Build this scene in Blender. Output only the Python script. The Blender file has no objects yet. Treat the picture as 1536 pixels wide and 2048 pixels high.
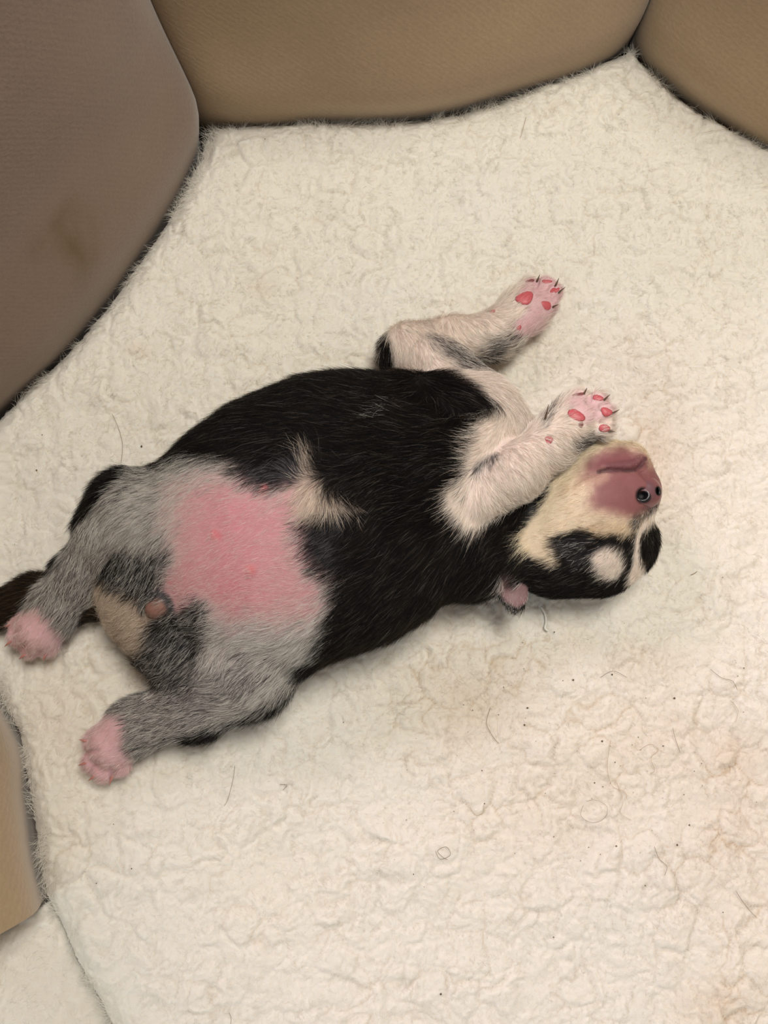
import bpy, math, random
import numpy as np
from mathutils import Vector, Matrix

# ------------------------------------------------------------------ camera, world, lights
W, H = 1536, 2048
F = 1900.0                       # focal length in pixels of the 1536 x 2048 frame
SC = 0.0002                      # metres per pixel on the fleece at the frame centre
D = F * SC
TILT = math.radians(9.0)
H0 = 0.060                       # height of the fleece above the floor
sc = bpy.context.scene
col = sc.collection

CAM = np.array([0.0, -D * math.sin(TILT), H0 + D * math.cos(TILT)])
cam = bpy.data.cameras.new('camera')
cam_ob = bpy.data.objects.new('camera', cam)
col.objects.link(cam_ob)
cam_ob.location = CAM
cam_ob.rotation_euler = (TILT, 0, 0)
cam.sensor_fit = 'VERTICAL'
cam.sensor_height = 24.0
cam.sensor_width = 18.0
cam.lens = F / H * 24.0
cam.clip_start = 0.01
cam.clip_end = 50
sc.camera = cam_ob

world = bpy.data.worlds.new('world')
sc.world = world
world.use_nodes = True
world.node_tree.nodes['Background'].inputs[0].default_value = (1.0, 0.95, 0.90, 1)
world.node_tree.nodes['Background'].inputs[1].default_value = 0.23


def area(name, loc, target, size, power, color):
    l = bpy.data.lights.new(name, 'AREA')
    l.shape = 'DISK'
    l.size = size
    l.energy = power
    l.color = color
    o = bpy.data.objects.new(name, l)
    col.objects.link(o)
    o.location = loc
    o.rotation_euler = (Vector(target) - Vector(loc)).to_track_quat('-Z', 'Y').to_euler()
    return o


area('ceiling_lamp', (0.17, 0.20, 1.02), (0.04, 0.06, H0), 0.34, 7.1, (1.0, 0.945, 0.85))
area('window_light', (-1.1, -1.1, 1.5), (0, 0, H0), 1.0, 5.0, (0.84, 0.96, 1.0))
area('wall_lamp', (-0.9, 1.0, 1.3), (0, 0, H0), 0.6, 11.0, (1.0, 0.77, 0.90))

sc.view_settings.view_transform = 'Standard'
sc.view_settings.look = 'None'
sc.view_settings.gamma = 1.0
sc.view_settings.use_curve_mapping = False
sc.view_settings.exposure = 0.0
sc.cycles.max_bounces = 6
sc.cycles.diffuse_bounces = 3
sc.cycles.glossy_bounces = 2
sc.cycles.transmission_bounces = 3
sc.cycles.caustics_reflective = False
sc.cycles.caustics_refractive = False

rng = np.random.default_rng(7)
random.seed(7)

# ------------------------------------------------------------------ maths helpers
CT, ST = math.cos(TILT), math.sin(TILT)


def ray(px, py):
    x = (np.asarray(px, float) - W / 2) / F
    y = -(np.asarray(py, float) - H / 2) / F
    d = np.stack([x, y * CT + ST, y * ST - CT], -1)     # camera axis has unit depth
    return d


def P(px, py, h=0.0):
    """pixel + height in mm above the fleece -> world point"""
    d = ray(px, py)
    z = H0 + np.asarray(h, float) * 0.001
    t = (z - CAM[2]) / d[..., 2]
    return CAM + d * t[..., None]


def depth(p):
    v = np.asarray(p) - CAM
    return v[..., 1] * ST - v[..., 2] * CT


def RW(rpx, p):
    return float(rpx * depth(p) / F)


def sstep(a, b, x):
    t = np.clip((x - a) / (b - a), 0, 1)
    return t * t * (3 - 2 * t)


def _hash(ix, iy, iz, seed):
    n = (ix.astype(np.int64) * 374761393 + iy.astype(np.int64) * 668265263 + iz.astype(np.int64) * 2147483647 + seed * 144269) & 0xffffffff
    n = ((n ^ (n >> 13)) * 1274126177) & 0xffffffff
    n = n ^ (n >> 16)
    return (n & 0xffffff).astype(np.float32) / 0xffffff


def vnoise(p, seed=0):
    """value noise in -1..1, p (N,3)"""
    i = np.floor(p).astype(np.int64)
    f = p - i
    f = f * f * (3 - 2 * f)
    r = 0
    for a in (0, 1):
        for b in (0, 1):
            for c in (0, 1):
                w = (f[:, 0] if a else 1 - f[:, 0]) * (f[:, 1] if b else 1 - f[:, 1]) * (f[:, 2] if c else 1 - f[:, 2])
                r = r + w * _hash(i[:, 0] + a, i[:, 1] + b, i[:, 2] + c, seed)
    return r * 2 - 1


def vnoise2(x, y, seed=0):
    return vnoise(np.stack([x, y, np.full_like(x, seed * 7.31)], -1), seed)


def poly_sd(pts, poly):
    """signed distance to a closed polygon, positive inside"""
    x, y = pts[:, 0], pts[:, 1]
    d2 = np.full(len(pts), 1e9)
    ins = np.zeros(len(pts), bool)
    n = len(poly)
    for i in range(n):
        ax, ay = poly[i][:2]
        bx, by = poly[(i + 1) % n][:2]
        ex, ey = bx - ax, by - ay
        t = np.clip(((x - ax) * ex + (y - ay) * ey) / (ex * ex + ey * ey + 1e-18), 0, 1)
        d2 = np.minimum(d2, (x - ax - t * ex) ** 2 + (y - ay - t * ey) ** 2)
        c = ((ay > y) != (by > y))
        with np.errstate(divide='ignore', invalid='ignore'):
            xi = ax + (y - ay) / (by - ay + 1e-18) * ex
        ins ^= c & (x < xi)
    d = np.sqrt(d2)
    return np.where(ins, d, -d)


def smooth_poly(pts, n=4, closed=True):
    """Catmull-Rom through points"""
    pts = np.asarray(pts, float)
    out = []
    m = len(pts)
    for i in range(m if closed else m - 1):
        if closed:
            p0, p1, p2, p3 = pts[(i - 1) % m], pts[i], pts[(i + 1) % m], pts[(i + 2) % m]
        else:
            p0, p1, p2, p3 = pts[max(i - 1, 0)], pts[i], pts[i + 1], pts[min(i + 2, m - 1)]
        for k in range(n):
            t = k / n
            out.append(0.5 * ((2 * p1) + (-p0 + p2) * t + (2 * p0 - 5 * p1 + 4 * p2 - p3) * t * t + (-p0 + 3 * p1 - 3 * p2 + p3) * t ** 3))
    if not closed:
        out.append(pts[-1])
    return np.array(out)


# ------------------------------------------------------------------ object helpers
def mesh_ob(name, verts, faces, mat, parent=None, base=None, smooth=True):
    me = bpy.data.meshes.new(name)
    verts = np.asarray(verts, float)
    base = np.zeros(3) if base is None else np.asarray(base, float)
    v = (verts - base).astype(np.float32)
    if isinstance(faces, np.ndarray):
        me.vertices.add(len(v))
        me.vertices.foreach_set('co', v.ravel())
        k = faces.shape[1]
        me.loops.add(faces.size)
        me.loops.foreach_set('vertex_index', faces.astype(np.int32).ravel())
        me.polygons.add(len(faces))
        me.polygons.foreach_set('loop_start', np.arange(0, faces.size, k, dtype=np.int32))
        me.polygons.foreach_set('loop_total', np.full(len(faces), k, dtype=np.int32))
        me.update(calc_edges=True)
    else:
        me.from_pydata([tuple(q) for q in v], [], faces)
        me.update()
    if smooth:
        me.polygons.foreach_set('use_smooth', np.ones(len(me.polygons), bool))
    if mat:
        me.materials.append(mat)
    o = bpy.data.objects.new(name, me)
    col.objects.link(o)
    if parent is not None:
        o.parent = parent
        o.location = base - np.array(parent.location)
    else:
        o.location = base
    return o


def vcol(o, name, rgb):
    a = o.data.attributes.new(name, 'FLOAT_COLOR', 'POINT')
    c = np.ones((len(rgb), 4), np.float32)
    c[:, :3] = rgb
    a.data.foreach_set('color', c.ravel())


def curves_ob(name, pts, radii, mat, parent=None, base=None, tint=None):
    """pts (N,K,3), radii (N,K)"""
    N, K = pts.shape[:2]
    base = np.zeros(3) if base is None else np.asarray(base, float)
    hc = bpy.data.hair_curves.new(name)
    hc.add_curves([K] * N)
    hc.attributes['position'].data.foreach_set('vector', (pts - base).astype(np.float32).ravel())
    ra = hc.attributes.get('radius') or hc.attributes.new('radius', 'FLOAT', 'POINT')
    ra.data.foreach_set('value', radii.astype(np.float32).ravel())
    if tint is not None:
        c = np.ones((N, 4), np.float32)
        c[:, :3] = tint
        a = hc.attributes.new('tint', 'FLOAT_COLOR', 'CURVE')
        a.data.foreach_set('color', c.ravel())
    hc.materials.append(mat)
    o = bpy.data.objects.new(name, hc)
    col.objects.link(o)
    if parent is not None:
        o.parent = parent
        o.location = base - np.array(parent.location)
    else:
        o.location = base
    return o


def tag(o, label=None, cat=None, group=None, kind=None):
    if label: o['label'] = label
    if cat: o['category'] = cat
    if group: o['group'] = group
    if kind: o['kind'] = kind
    return o


def material(name, color=(0.8, 0.8, 0.8), rough=0.6, attr=None, spec=0.3, sheen=0.0, sss=0.0, sss_r=(0.004, 0.0015, 0.001)):
    m = bpy.data.materials.new(name)
    m.use_nodes = True
    b = m.node_tree.nodes['Principled BSDF']
    b.inputs['Base Color'].default_value = (*color, 1)
    b.inputs['Roughness'].default_value = rough
    b.inputs['Specular IOR Level'].default_value = spec
    if sheen:
        b.inputs['Sheen Weight'].default_value = sheen
        b.inputs['Sheen Roughness'].default_value = 0.5
    if sss:
        b.inputs['Subsurface Weight'].default_value = sss
        b.inputs['Subsurface Radius'].default_value = sss_r
        b.inputs['Subsurface Scale'].default_value = 1.0
    if attr:
        a = m.node_tree.nodes.new('ShaderNodeAttribute')
        a.attribute_name = attr
        m.node_tree.links.new(a.outputs['Color'], b.inputs['Base Color'])
    return m


def node(m, t, **kw):
    n = m.node_tree.nodes.new(t)
    for k, v in kw.items():
        if k.startswith('i_'):
            n.inputs[k[2:].replace('_', ' ')].default_value = v
        else:
            setattr(n, k, v)
    return n


def link(m, a, b):
    m.node_tree.links.new(a, b)


# ------------------------------------------------------------------ structure: the floor of the room
mf = material('floor_boards', (0.30, 0.22, 0.15), 0.5)
tex = node(mf, 'ShaderNodeTexNoise'); tex.inputs['Scale'].default_value = 6
rmp = node(mf, 'ShaderNodeValToRGB')
rmp.color_ramp.elements[0].color = (0.22, 0.15, 0.10, 1)
rmp.color_ramp.elements[1].color = (0.36, 0.27, 0.18, 1)
tc = node(mf, 'ShaderNodeTexCoord'); mp = node(mf, 'ShaderNodeMapping')
mp.inputs['Scale'].default_value = (1, 8, 1)
link(mf, tc.outputs['Object'], mp.inputs['Vector']); link(mf, mp.outputs['Vector'], tex.inputs['Vector'])
link(mf, tex.outputs['Fac'], rmp.inputs['Fac'])
link(mf, rmp.outputs['Color'], mf.node_tree.nodes['Principled BSDF'].inputs['Base Color'])
fl = mesh_ob('floor', [(-2, -2, -0.02), (2, -2, -0.02), (2, 2, -0.02), (-2, 2, -0.02), (-2, -2, 0), (2, -2, 0), (2, 2, 0), (-2, 2, 0)],
             [(0, 3, 2, 1), (4, 5, 6, 7), (0, 1, 5, 4), (1, 2, 6, 5), (2, 3, 7, 6), (3, 0, 4, 7)], mf, smooth=False)
fl['kind'] = 'structure'

# ------------------------------------------------------------------ pet bed walls
def velvet(name, c, stain=None):
    m = material(name, c, 0.75, spec=0.15, sheen=0.35)
    b = m.node_tree.nodes['Principled BSDF']
    tc = node(m, 'ShaderNodeTexCoord')
    n1 = node(m, 'ShaderNodeTexNoise'); n1.inputs['Scale'].default_value = 22; n1.inputs['Detail'].default_value = 5
    n2 = node(m, 'ShaderNodeTexNoise'); n2.inputs['Scale'].default_value = 700; n2.inputs['Detail'].default_value = 2
    wv = node(m, 'ShaderNodeTexWave'); wv.wave_type = 'BANDS'; wv.bands_direction = 'DIAGONAL'
    wv.inputs['Scale'].default_value = 190; wv.inputs['Distortion'].default_value = 5.0; wv.inputs['Detail'].default_value = 2; wv.inputs['Detail Scale'].default_value = 2.5
    for n in (n1, n2, wv):
        link(m, tc.outputs['Object'], n.inputs['Vector'])
    mx = node(m, 'ShaderNodeMix', data_type='RGBA')
    mx.inputs['A'].default_value = (c[0] * 0.82, c[1] * 0.80, c[2] * 0.78, 1)
    mx.inputs['B'].default_value = (c[0] * 1.16, c[1] * 1.17, c[2] * 1.18, 1)
    link(m, n1.outputs['Fac'], mx.inputs['Factor'])
    mx2 = node(m, 'ShaderNodeMix', data_type='RGBA', blend_type='MULTIPLY')
    mx2.inputs['Factor'].default_value = 0.28
    link(m, mx.outputs['Result'], mx2.inputs['A'])
    r = node(m, 'ShaderNodeValToRGB')
    r.color_ramp.elements[0].position = 0.2; r.color_ramp.elements[0].color = (0.55, 0.53, 0.52, 1)
    r.color_ramp.elements[1].position = 0.8; r.color_ramp.elements[1].color = (1.15, 1.15, 1.15, 1)
    ad = node(m, 'ShaderNodeMath', operation='ADD'); ad.inputs[1].default_value = 0
    ml = node(m, 'ShaderNodeMath', operation='MULTIPLY'); ml.inputs[1].default_value = 0.22
    link(m, wv.outputs['Fac'], ml.inputs[0])
    m2 = node(m, 'ShaderNodeMath', operation='MULTIPLY_ADD'); m2.inputs[1].default_value = 0.8
    link(m, n2.outputs['Fac'], m2.inputs[0]); link(m, ml.outputs[0], m2.inputs[2])
    link(m, m2.outputs[0], r.inputs['Fac'])
    link(m, r.outputs['Color'], mx2.inputs['B'])
    last = mx2.outputs['Result']
    if stain is not None:
        # a dried brown stain, at its own place on the cloth
        at = node(m, 'ShaderNodeAttribute', attribute_name='stain')
        sx = node(m, 'ShaderNodeMix', data_type='RGBA')
        sx.inputs['B'].default_value = (*stain, 1)
        link(m, at.outputs['Fac'], sx.inputs['Factor']); link(m, last, sx.inputs['A'])
        last = sx.outputs['Result']
    link(m, last, b.inputs['Base Color'])
    bp = node(m, 'ShaderNodeBump'); bp.inputs['Strength'].default_value = 0.25; bp.inputs['Distance'].default_value = 0.0006
    link(m, m2.outputs[0], bp.inputs['Height']); link(m, bp.outputs['Normal'], b.inputs['Normal'])
    return m


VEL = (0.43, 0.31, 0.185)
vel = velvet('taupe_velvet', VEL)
vel_shade_stain = velvet('shaded_stained_taupe_velvet', (0.245, 0.168, 0.116), stain=(0.13, 0.075, 0.018))  # left panel's weaker light put into a darker base colour, plus the stain

bed = bpy.data.objects.new('pet_bed', None); col.objects.link(bed)
bed.location = (0, 0, 0)
tag(bed, 'taupe velvet pet bed with padded wall panels around the white fleece', 'pet bed')


LEFT = [(405, 198), (385, 262), (330, 365), (262, 470), (190, 570), (95, 682), (0, 768), (-130, 890), (-215, 1040)]
LEFT2 = [(-215, 1045), (-130, 1250), (0, 1478), (20, 1610), (38, 1735), (60, 1834)]
REAR = [(405, 202), (470, 194), (600, 190), (720, 192), (830, 186), (930, 168), (1050, 132), (1180, 86), (1292, 36)]
RIGHT = [(1292, 38), (1350, 100), (1420, 160), (1536, 222), (1680, 300), (1830, 420)]
RIGHT2 = [(1832, 424), (1930, 620), (1975, 900), (1960, 1200)]
RIGHT3 = [(1960, 1205), (1930, 1550), (1830, 1850), (1640, 2120)]


def base_line(px_pts):
    base = np.array([P(x, y, 20)[:2] for x, y in px_pts])
    return smooth_poly(base, 14, closed=False)


BED_C = np.array([.02, -.03])


def out_normal(d, at):
    n = np.array([d[1], -d[0]]); n /= np.linalg.norm(n)
    return n if n @ (at - BED_C) > 0 else -n


def panel(name, px_pts, before=None, after=None, top=0.175, thick=0.05, mat=vel, lean=0.003):
    """a padded upright panel whose inner bulge passes over the given line; the seams to its neighbours are mitred"""
    line = base_line(px_pts)
    seg = np.linalg.norm(np.diff(line, axis=0), axis=1)
    s = np.concatenate([[0], np.cumsum(seg)])
    L = s[-1]
    n = max(24, int(L / 0.004))
    u = np.linspace(0, L, n)
    u = np.unique(np.concatenate([[0, 0.0003, 0.0008, 0.0016, 0.0028], u[1:-1], [L - 0.0028, L - 0.0016, L - 0.0008, L - 0.0003, L]]))
    lx = np.stack([np.interp(u, s, line[:, 0]), np.interp(u, s, line[:, 1])], 1)
    tg = np.gradient(lx, axis=0); tg /= np.linalg.norm(tg, axis=1)[:, None] + 1e-12
    nr = np.array([out_normal(tg[i], lx[i]) for i in range(len(u))])
    for other, k, uu in ((before, 0, u), (after, -1, L - u)):
        if other is None:
            continue
        ol = base_line(other)
        od = (ol[-1] - ol[-6]) if k == 0 else (ol[5] - ol[0])
        m = nr[k] + out_normal(od, lx[k]); m /= np.linalg.norm(m)
        m = m / max(m @ nr[k], .5)
        w = sstep(0.045, 0.0, uu)[:, None]
        nr = nr * (1 - w) + m * w
    zt = H0 + top
    prof = []
    for z in np.linspace(0.0, zt - 0.022, 34):
        h = z - H0
        bul = -0.009 * np.exp(-((h - 0.020) / 0.030) ** 2) + 0.009
        prof.append((bul * (1.0 if h < 0.02 else 0.55) + lean * max(h - 0.02, 0) / top + (0.004 * (1 - math.exp(-max(h - 0.02, 0) / 0.03))), z))
    o0 = prof[-1][0]
    for a in np.linspace(0, math.pi, 15)[1:]:
        prof.append((o0 + thick / 2 - thick / 2 * math.cos(a), zt - 0.022 + 0.022 * math.sin(a)))
    for z in np.linspace(zt - 0.03, 0.0, 12)[1:]:
        prof.append((o0 + thick, z))
    prof = np.array(prof)
    e = np.minimum(np.where(before is None, 1.0, u), np.where(after is None, 1.0, L - u))
    rr = 0.014
    pinch = np.where(e < rr, 1 - np.sqrt(np.clip(1 - (1 - e / rr) ** 2, 0, 1)), 0)
    V = []
    for i in range(len(u)):
        off = prof[:, 0] + 0.007 * pinch[i] * np.where(prof[:, 0] < o0 + thick * .5, 1, -1)
        zz = np.where(prof[:, 1] > zt - 0.03, prof[:, 1] - pinch[i] * 0.010, prof[:, 1])
        w = vnoise(np.stack([lx[i, 0] * 22 + zz * 0, lx[i, 1] * 22 + zz * 0, zz * 22], 1), 3) * 0.0016
        off = off + w * (1 - pinch[i])
        V.append(np.stack([lx[i, 0] + nr[i, 0] * off, lx[i, 1] + nr[i, 1] * off, zz], 1))
    k = len(prof)
    V = np.concatenate(V)
    fa = []
    for i in range(len(u) - 1):
        for j in range(k - 1):
            fa.append((i * k + j, (i + 1) * k + j, (i + 1) * k + j + 1, i * k + j + 1))
    fa.append(tuple(range(k))); fa.append(tuple((len(u) - 1) * k + j for j in range(k))[::-1])
    o = mesh_ob(name, V, fa, mat, bed)
    return o, V


po, pv = panel('wall_panel', LEFT[::-1], LEFT2[::-1], REAR, mat=vel_shade_stain)
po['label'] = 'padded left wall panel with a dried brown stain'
po2, _ = panel('wall_panel', REAR, LEFT[::-1], RIGHT); po2['label'] = 'rear wall panel bulging over the fleece'
panel('wall_panel', RIGHT, REAR, RIGHT2)
panel('wall_panel', LEFT2[::-1], None, LEFT[::-1])
panel('wall_panel', RIGHT2, RIGHT, RIGHT3)
panel('wall_panel', RIGHT3, RIGHT2, None)


def stain_attr(o, V):
    """find the cloth points around the stain: the panel vertices nearest to its sight line"""
    d = ray(150, 490); d = d / np.linalg.norm(d)
    v = V - CAM
    t = v @ d
    dist = np.linalg.norm(v - t[:, None] * d, axis=1)
    near = np.where(dist < 0.006)[0]
    near = near[t[near] < t[near].min() + .02]
    c = V[near[np.argmin(dist[near])]]                       # stain centre on the cloth
    q = V - c
    ax = np.array([0.55, 0.80, 0.0]); ax /= np.linalg.norm(ax)      # along the panel
    a, b = q @ ax, q[:, 2]
    m = np.zeros(len(V))
    for (ca, cb, ra, rb, s) in ((0, 0, .0055, .012, .95), (.002, .011, .011, .006, .7), (.008, -.004, .006, .005, .35), (-.001, -.012, .008, .005, .5), (.006, .003, .009, .010, .35), (-.008, .013, .006, .005, .35)):
        m = np.maximum(m, s * np.exp(-(((a - ca) / ra) ** 2 + ((b - cb) / rb) ** 2) ** 1.5))
    m *= 0.75 + 0.5 * vnoise(V * 350, 5)
    m[np.abs(q @ np.cross(ax, (0, 0, 1))) > 0.02] = 0
    at = o.data.attributes.new('stain', 'FLOAT', 'POINT')
    at.data.foreach_set('value', np.clip(m, 0, 0.85).astype(np.float32))


# ------------------------------------------------------------------ puppy: signed distance body
class Prim:
    pass


prims = []


def cone(g, a, b, ra, rb, k=6.0, zs=1.0):
    """a, b: (px, py, height mm); radii in pixels as seen"""
    p = Prim(); p.g = g; p.t = 'c'
    p.a = P(*a); p.b = P(*b); p.ra = RW(ra, p.a); p.rb = RW(rb, p.b); p.k = k * 0.001; p.zs = zs
    m = max(p.ra, p.rb) + 0.012
    p.lo = np.minimum(p.a, p.b) - m; p.hi = np.maximum(p.a, p.b) + m
    prims.append(p)


def ball(g, c, r, k=6.0, zs=1.0):
    cone(g, c, (c[0] + 0.01, c[1], c[2]), r, r, k, zs)


def ell(g, c, r, ang=0.0, k=6.0, tilt=0.0):
    """ellipsoid: pixel radii (along, across) + thickness in mm, turned by ang degrees in the picture plane"""
    p = Prim(); p.g = g; p.t = 'e'
    p.c = P(*c)
    s = depth(p.c) / F
    p.r = np.array([r[0] * s, r[1] * s, r[2] * 0.001])
    p.M = np.array((Matrix.Rotation(math.radians(-ang), 3, 'Z') @ Matrix.Rotation(math.radians(tilt), 3, 'X')).transposed())
    p.k = k * 0.001
    m = p.r.max() + 0.012
    p.lo = p.c - m; p.hi = p.c + m
    prims.append(p)


def psdf(p, X):
    if p.t == 'c':
        q = X - p.a
        ba = p.b - p.a
        if p.zs != 1.0:
            s = np.array([1, 1, p.zs], np.float32)
            q = q * s; ba = ba * s
        h = np.clip((q @ ba.astype(X.dtype)) / max(float(ba @ ba), 1e-14), 0, 1)
        d = np.sqrt(((q - h[..., None] * ba.astype(X.dtype)) ** 2).sum(-1)) - (p.ra + (p.rb - p.ra) * h)
        return d
    q = (X - p.c) @ p.M.T.astype(X.dtype)
    k0 = np.sqrt(((q / p.r) ** 2).sum(-1))
    k1 = np.sqrt(((q / (p.r ** 2)) ** 2).sum(-1)) + 1e-9
    return k0 * (k0 - 1) / k1


def smin(a, b, k):
    h = np.maximum(k - np.abs(a - b), 0) / k
    return np.minimum(a, b) - h * h * k * 0.25


T, HA, HB, TL, FA, FB, HD = range(7)
Z = 1.45
# torso, pelvis, neck
cone(T, (370, 1115, 24), (545, 1068, 29), 150, 246, 14, Z)
cone(T, (545, 1068, 29), (695, 1010, 29), 248, 250, 14, Z)
cone(T, (695, 1010, 29), (850, 957, 28), 250, 203, 14, Z)
cone(T, (850, 957, 27), (960, 1062, 22), 180, 112, 12, 1.25)
cone(T, (960, 1062, 22), (1080, 1050, 20), 112, 100, 12, 1.2)
ball(T, (945, 850, 28), 92, 12)                      # chest, upper side
cone(T, (975, 840, 30), (1010, 870, 30), 66, 55, 8)
ball(T, (310, 1196, 18), 105, 10, 1.2)               # rump between the hind legs
ball(T, (372, 1285, 18), 92, 10, 1.2)
# hind leg, upper in the picture
cone(HA, (400, 1038, 30), (266, 1030, 27), 112, 79, 9)
cone(HA, (266, 1030, 27), (230, 1066, 25), 79, 63, 9)
cone(HA, (230, 1066, 25), (168, 1150, 17), 63, 50, 6)
cone(HA, (166, 1150, 17), (116, 1214, 13), 51, 45, 6)
cone(HA, (112, 1212, 13), (80, 1258, 11), 45, 48, 5)
# hind leg, lower in the picture
cone(HB, (565, 1215, 28), (490, 1330, 23), 112, 95, 9)
cone(HB, (490, 1330, 23), (400, 1400, 17), 92, 66, 7)
cone(HB, (400, 1400, 17), (270, 1452, 13), 62, 49, 6)
cone(HB, (270, 1452, 13), (228, 1486, 11), 46, 50, 5)
# tail
cone(TL, (230, 1180, 10), (70, 1199, 8), 52, 40, 5)
cone(TL, (70, 1199, 8), (-90, 1245, 7), 40, 28, 5)
# front leg, upper in the picture
cone(FA, (950, 800, 24), (875, 735, 19), 64, 56, 8)
cone(FA, (875, 735, 19), (815, 705, 15), 56, 50, 8)
cone(FA, (818, 695, 14), (905, 684, 13), 48, 46, 4)
cone(FA, (905, 684, 13), (990, 672, 12), 48, 44, 4)
cone(FA, (990, 672, 12), (1040, 628, 11), 44, 46, 4)
ball(FA, (1052, 618, 11), 50, 3, 1.2)
# front leg, lower in the picture
cone(FB, (985, 880, 36), (950, 960, 42), 58, 52, 6)
cone(FB, (948, 1000, 44), (1030, 945, 47), 52, 50, 5)
cone(FB, (1030, 945, 47), (1100, 888, 47), 50, 46, 5)
cone(FB, (1100, 888, 47), (1145, 845, 46), 46, 46, 4)
ball(FB, (1152, 838, 45), 50, 3, 1.2)
# toes
TOES = {
    HA: [(42, 1240, 9, 21), (38, 1272, 9, 22), (62, 1294, 8, 22), (96, 1292, 8, 21)],
    HB: [(190, 1482, 10, 22), (188, 1522, 8, 23), (208, 1540, 7, 23), (240, 1530, 8, 22)],
    FA: [(1058, 577, 9, 21), (1090, 574, 11, 20), (1104, 585, 12, 20), (1092, 611, 13, 22), (1040, 652, 13, 19)],
    FB: [(1158, 802, 45, 22), (1194, 804, 47, 21), (1207, 826, 48, 21), (1204, 855, 48, 22), (1098, 842, 46, 17)],
}
for g, L in TOES.items():
    for (x, y, h, r) in L:
        ball(g, (x, y, h), r, 2.0)
PAWC = {HA: (78, 1250, 11), HB: (228, 1490, 11), FA: (1055, 618, 11), FB: (1155, 838, 46)}
for g, L in TOES.items():
    for i, (x, y, h, r) in enumerate(L[:4]):
        c = PAWC[g]
        cone(g, c, (x, y, h), 24, r * 0.8, 2.0)
# head
cone(HD, (1118, 1080, 20), (1190, 1084, 20), 112, 106, 8)
ball(HD, (1112, 1018, 27), 84, 8)
ball(HD, (1195, 1003, 31), 90, 10)
cone(HD, (1195, 1003, 31), (1256, 975, 34), 86, 60, 8)
cone(HD, (1206, 930, 37), (1256, 926, 37), 53, 41, 4)    # lower jaw
ball(HD, (1284, 984, 34), 32, 4)                          # nose block
ball(HD, (1258, 1082, 22), 48, 8)                         # far brow
ball(HD, (1190, 1098, 33), 40, 6)                         # closed eye
ell(HD, (1024, 1174, 23), (49, 31, 3.2), 74, 1.2, -16)     # ear flap
NG = 7

VS = 0.00074
glo = np.minimum.reduce([p.lo for p in prims]); ghi = np.maximum.reduce([p.hi for p in prims])
glo[0] = max(glo[0], P(-110, 1200, 10)[0])
dims = np.ceil((ghi - glo) / VS).astype(int) + 1
ax = [(glo[i] + VS * np.arange(dims[i])).astype(np.float32) for i in range(3)]
G = [np.full(dims, 1.0, np.float32) for _ in range(NG)]
for p in prims:
    i0 = np.maximum(np.floor((p.lo - glo) / VS).astype(int), 0)
    i1 = np.minimum(np.ceil((p.hi - glo) / VS).astype(int) + 1, dims)
    if np.any(i1 <= i0):
        continue
    X = np.stack(np.meshgrid(ax[0][i0[0]:i1[0]], ax[1][i0[1]:i1[1]], ax[2][i0[2]:i1[2]], indexing='ij'), -1)
    sl = tuple(slice(a, b) for a, b in zip(i0, i1))
    G[p.g][sl] = smin(G[p.g][sl], psdf(p, X).astype(np.float32), p.k)
tot = G[T].copy()
for g, k in ((HA, .007), (HB, .007), (TL, .004), (FA, .004), (HD, .004), (FB, .0015)):
    tot = smin(tot, G[g], k)


def tri(grid, pts):
    q = (np.asarray(pts) - glo) / VS
    q = np.clip(q, 0, dims - 1.001)
    i = q.astype(int)
    f = q - i
    r = 0
    for a in (0, 1):
        for b in (0, 1):
            for c in (0, 1):
                w = (f[:, 0] if a else 1 - f[:, 0]) * (f[:, 1] if b else 1 - f[:, 1]) * (f[:, 2] if c else 1 - f[:, 2])
                r = r + w * grid[i[:, 0] + a, i[:, 1] + b, i[:, 2] + c]
    return r


def surf(px, py, grid=None, fallback=10.0):
    """first body surface point on the sight line of a pixel, or a point above the fleece"""
    grid = tot if grid is None else grid
    px = np.atleast_1d(np.asarray(px, float)); py = np.atleast_1d(np.asarray(py, float))
    d = ray(px, py)
    hs = np.linspace(80, -4, 500)
    out = P(px, py, np.full(len(px), fallback))
    done = np.zeros(len(px), bool)
    for h in hs:
        q = P(px, py, np.full(len(px), h))
        inb = np.all((q > glo) & (q < glo + VS * (dims - 1)), axis=1)
        v = tri(grid, q)
        hit = inb & (v < 0) & ~done
        out[hit] = q[hit]
        done |= hit
    return out


def smax(a, b, k):
    return -smin(-a, -b, k)


def carve(px_line, r_mm, depth_mm=0.0, k=0.8, grid=None):
    """press a groove into the body along a line on its surface"""
    global tot
    pl = smooth_poly([q[:2] for q in px_line], 5, closed=False)
    s = surf(pl[:, 0], pl[:, 1], grid)
    v = s - CAM; v /= np.linalg.norm(v, axis=1)[:, None]
    s = s + v * depth_mm * 0.001
    n = len(s)
    for i in range(n - 1):
        t = (i + .5) / (n - 1)
        r = r_mm * 0.001 * (0.35 + 0.65 * math.sin(math.pi * min(max(t, .08), .92)) ** .5)
        pr = Prim(); pr.t = 'c'; pr.a, pr.b, pr.ra, pr.rb, pr.zs = s[i], s[i + 1], r, r, 1.0
        m = r + 0.004
        lo = np.minimum(pr.a, pr.b) - m; hi = np.maximum(pr.a, pr.b) + m
        i0 = np.maximum(np.floor((lo - glo) / VS).astype(int), 0); i1 = np.minimum(np.ceil((hi - glo) / VS).astype(int) + 1, dims)
        X = np.stack(np.meshgrid(*[ax[q][i0[q]:i1[q]] for q in range(3)], indexing='ij'), -1)
        sl = tuple(slice(a, b) for a, b in zip(i0, i1))
        tot[sl] = smax(tot[sl], -psdf(pr, X).astype(np.float32), k * 0.001)


LIPB = []


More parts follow.
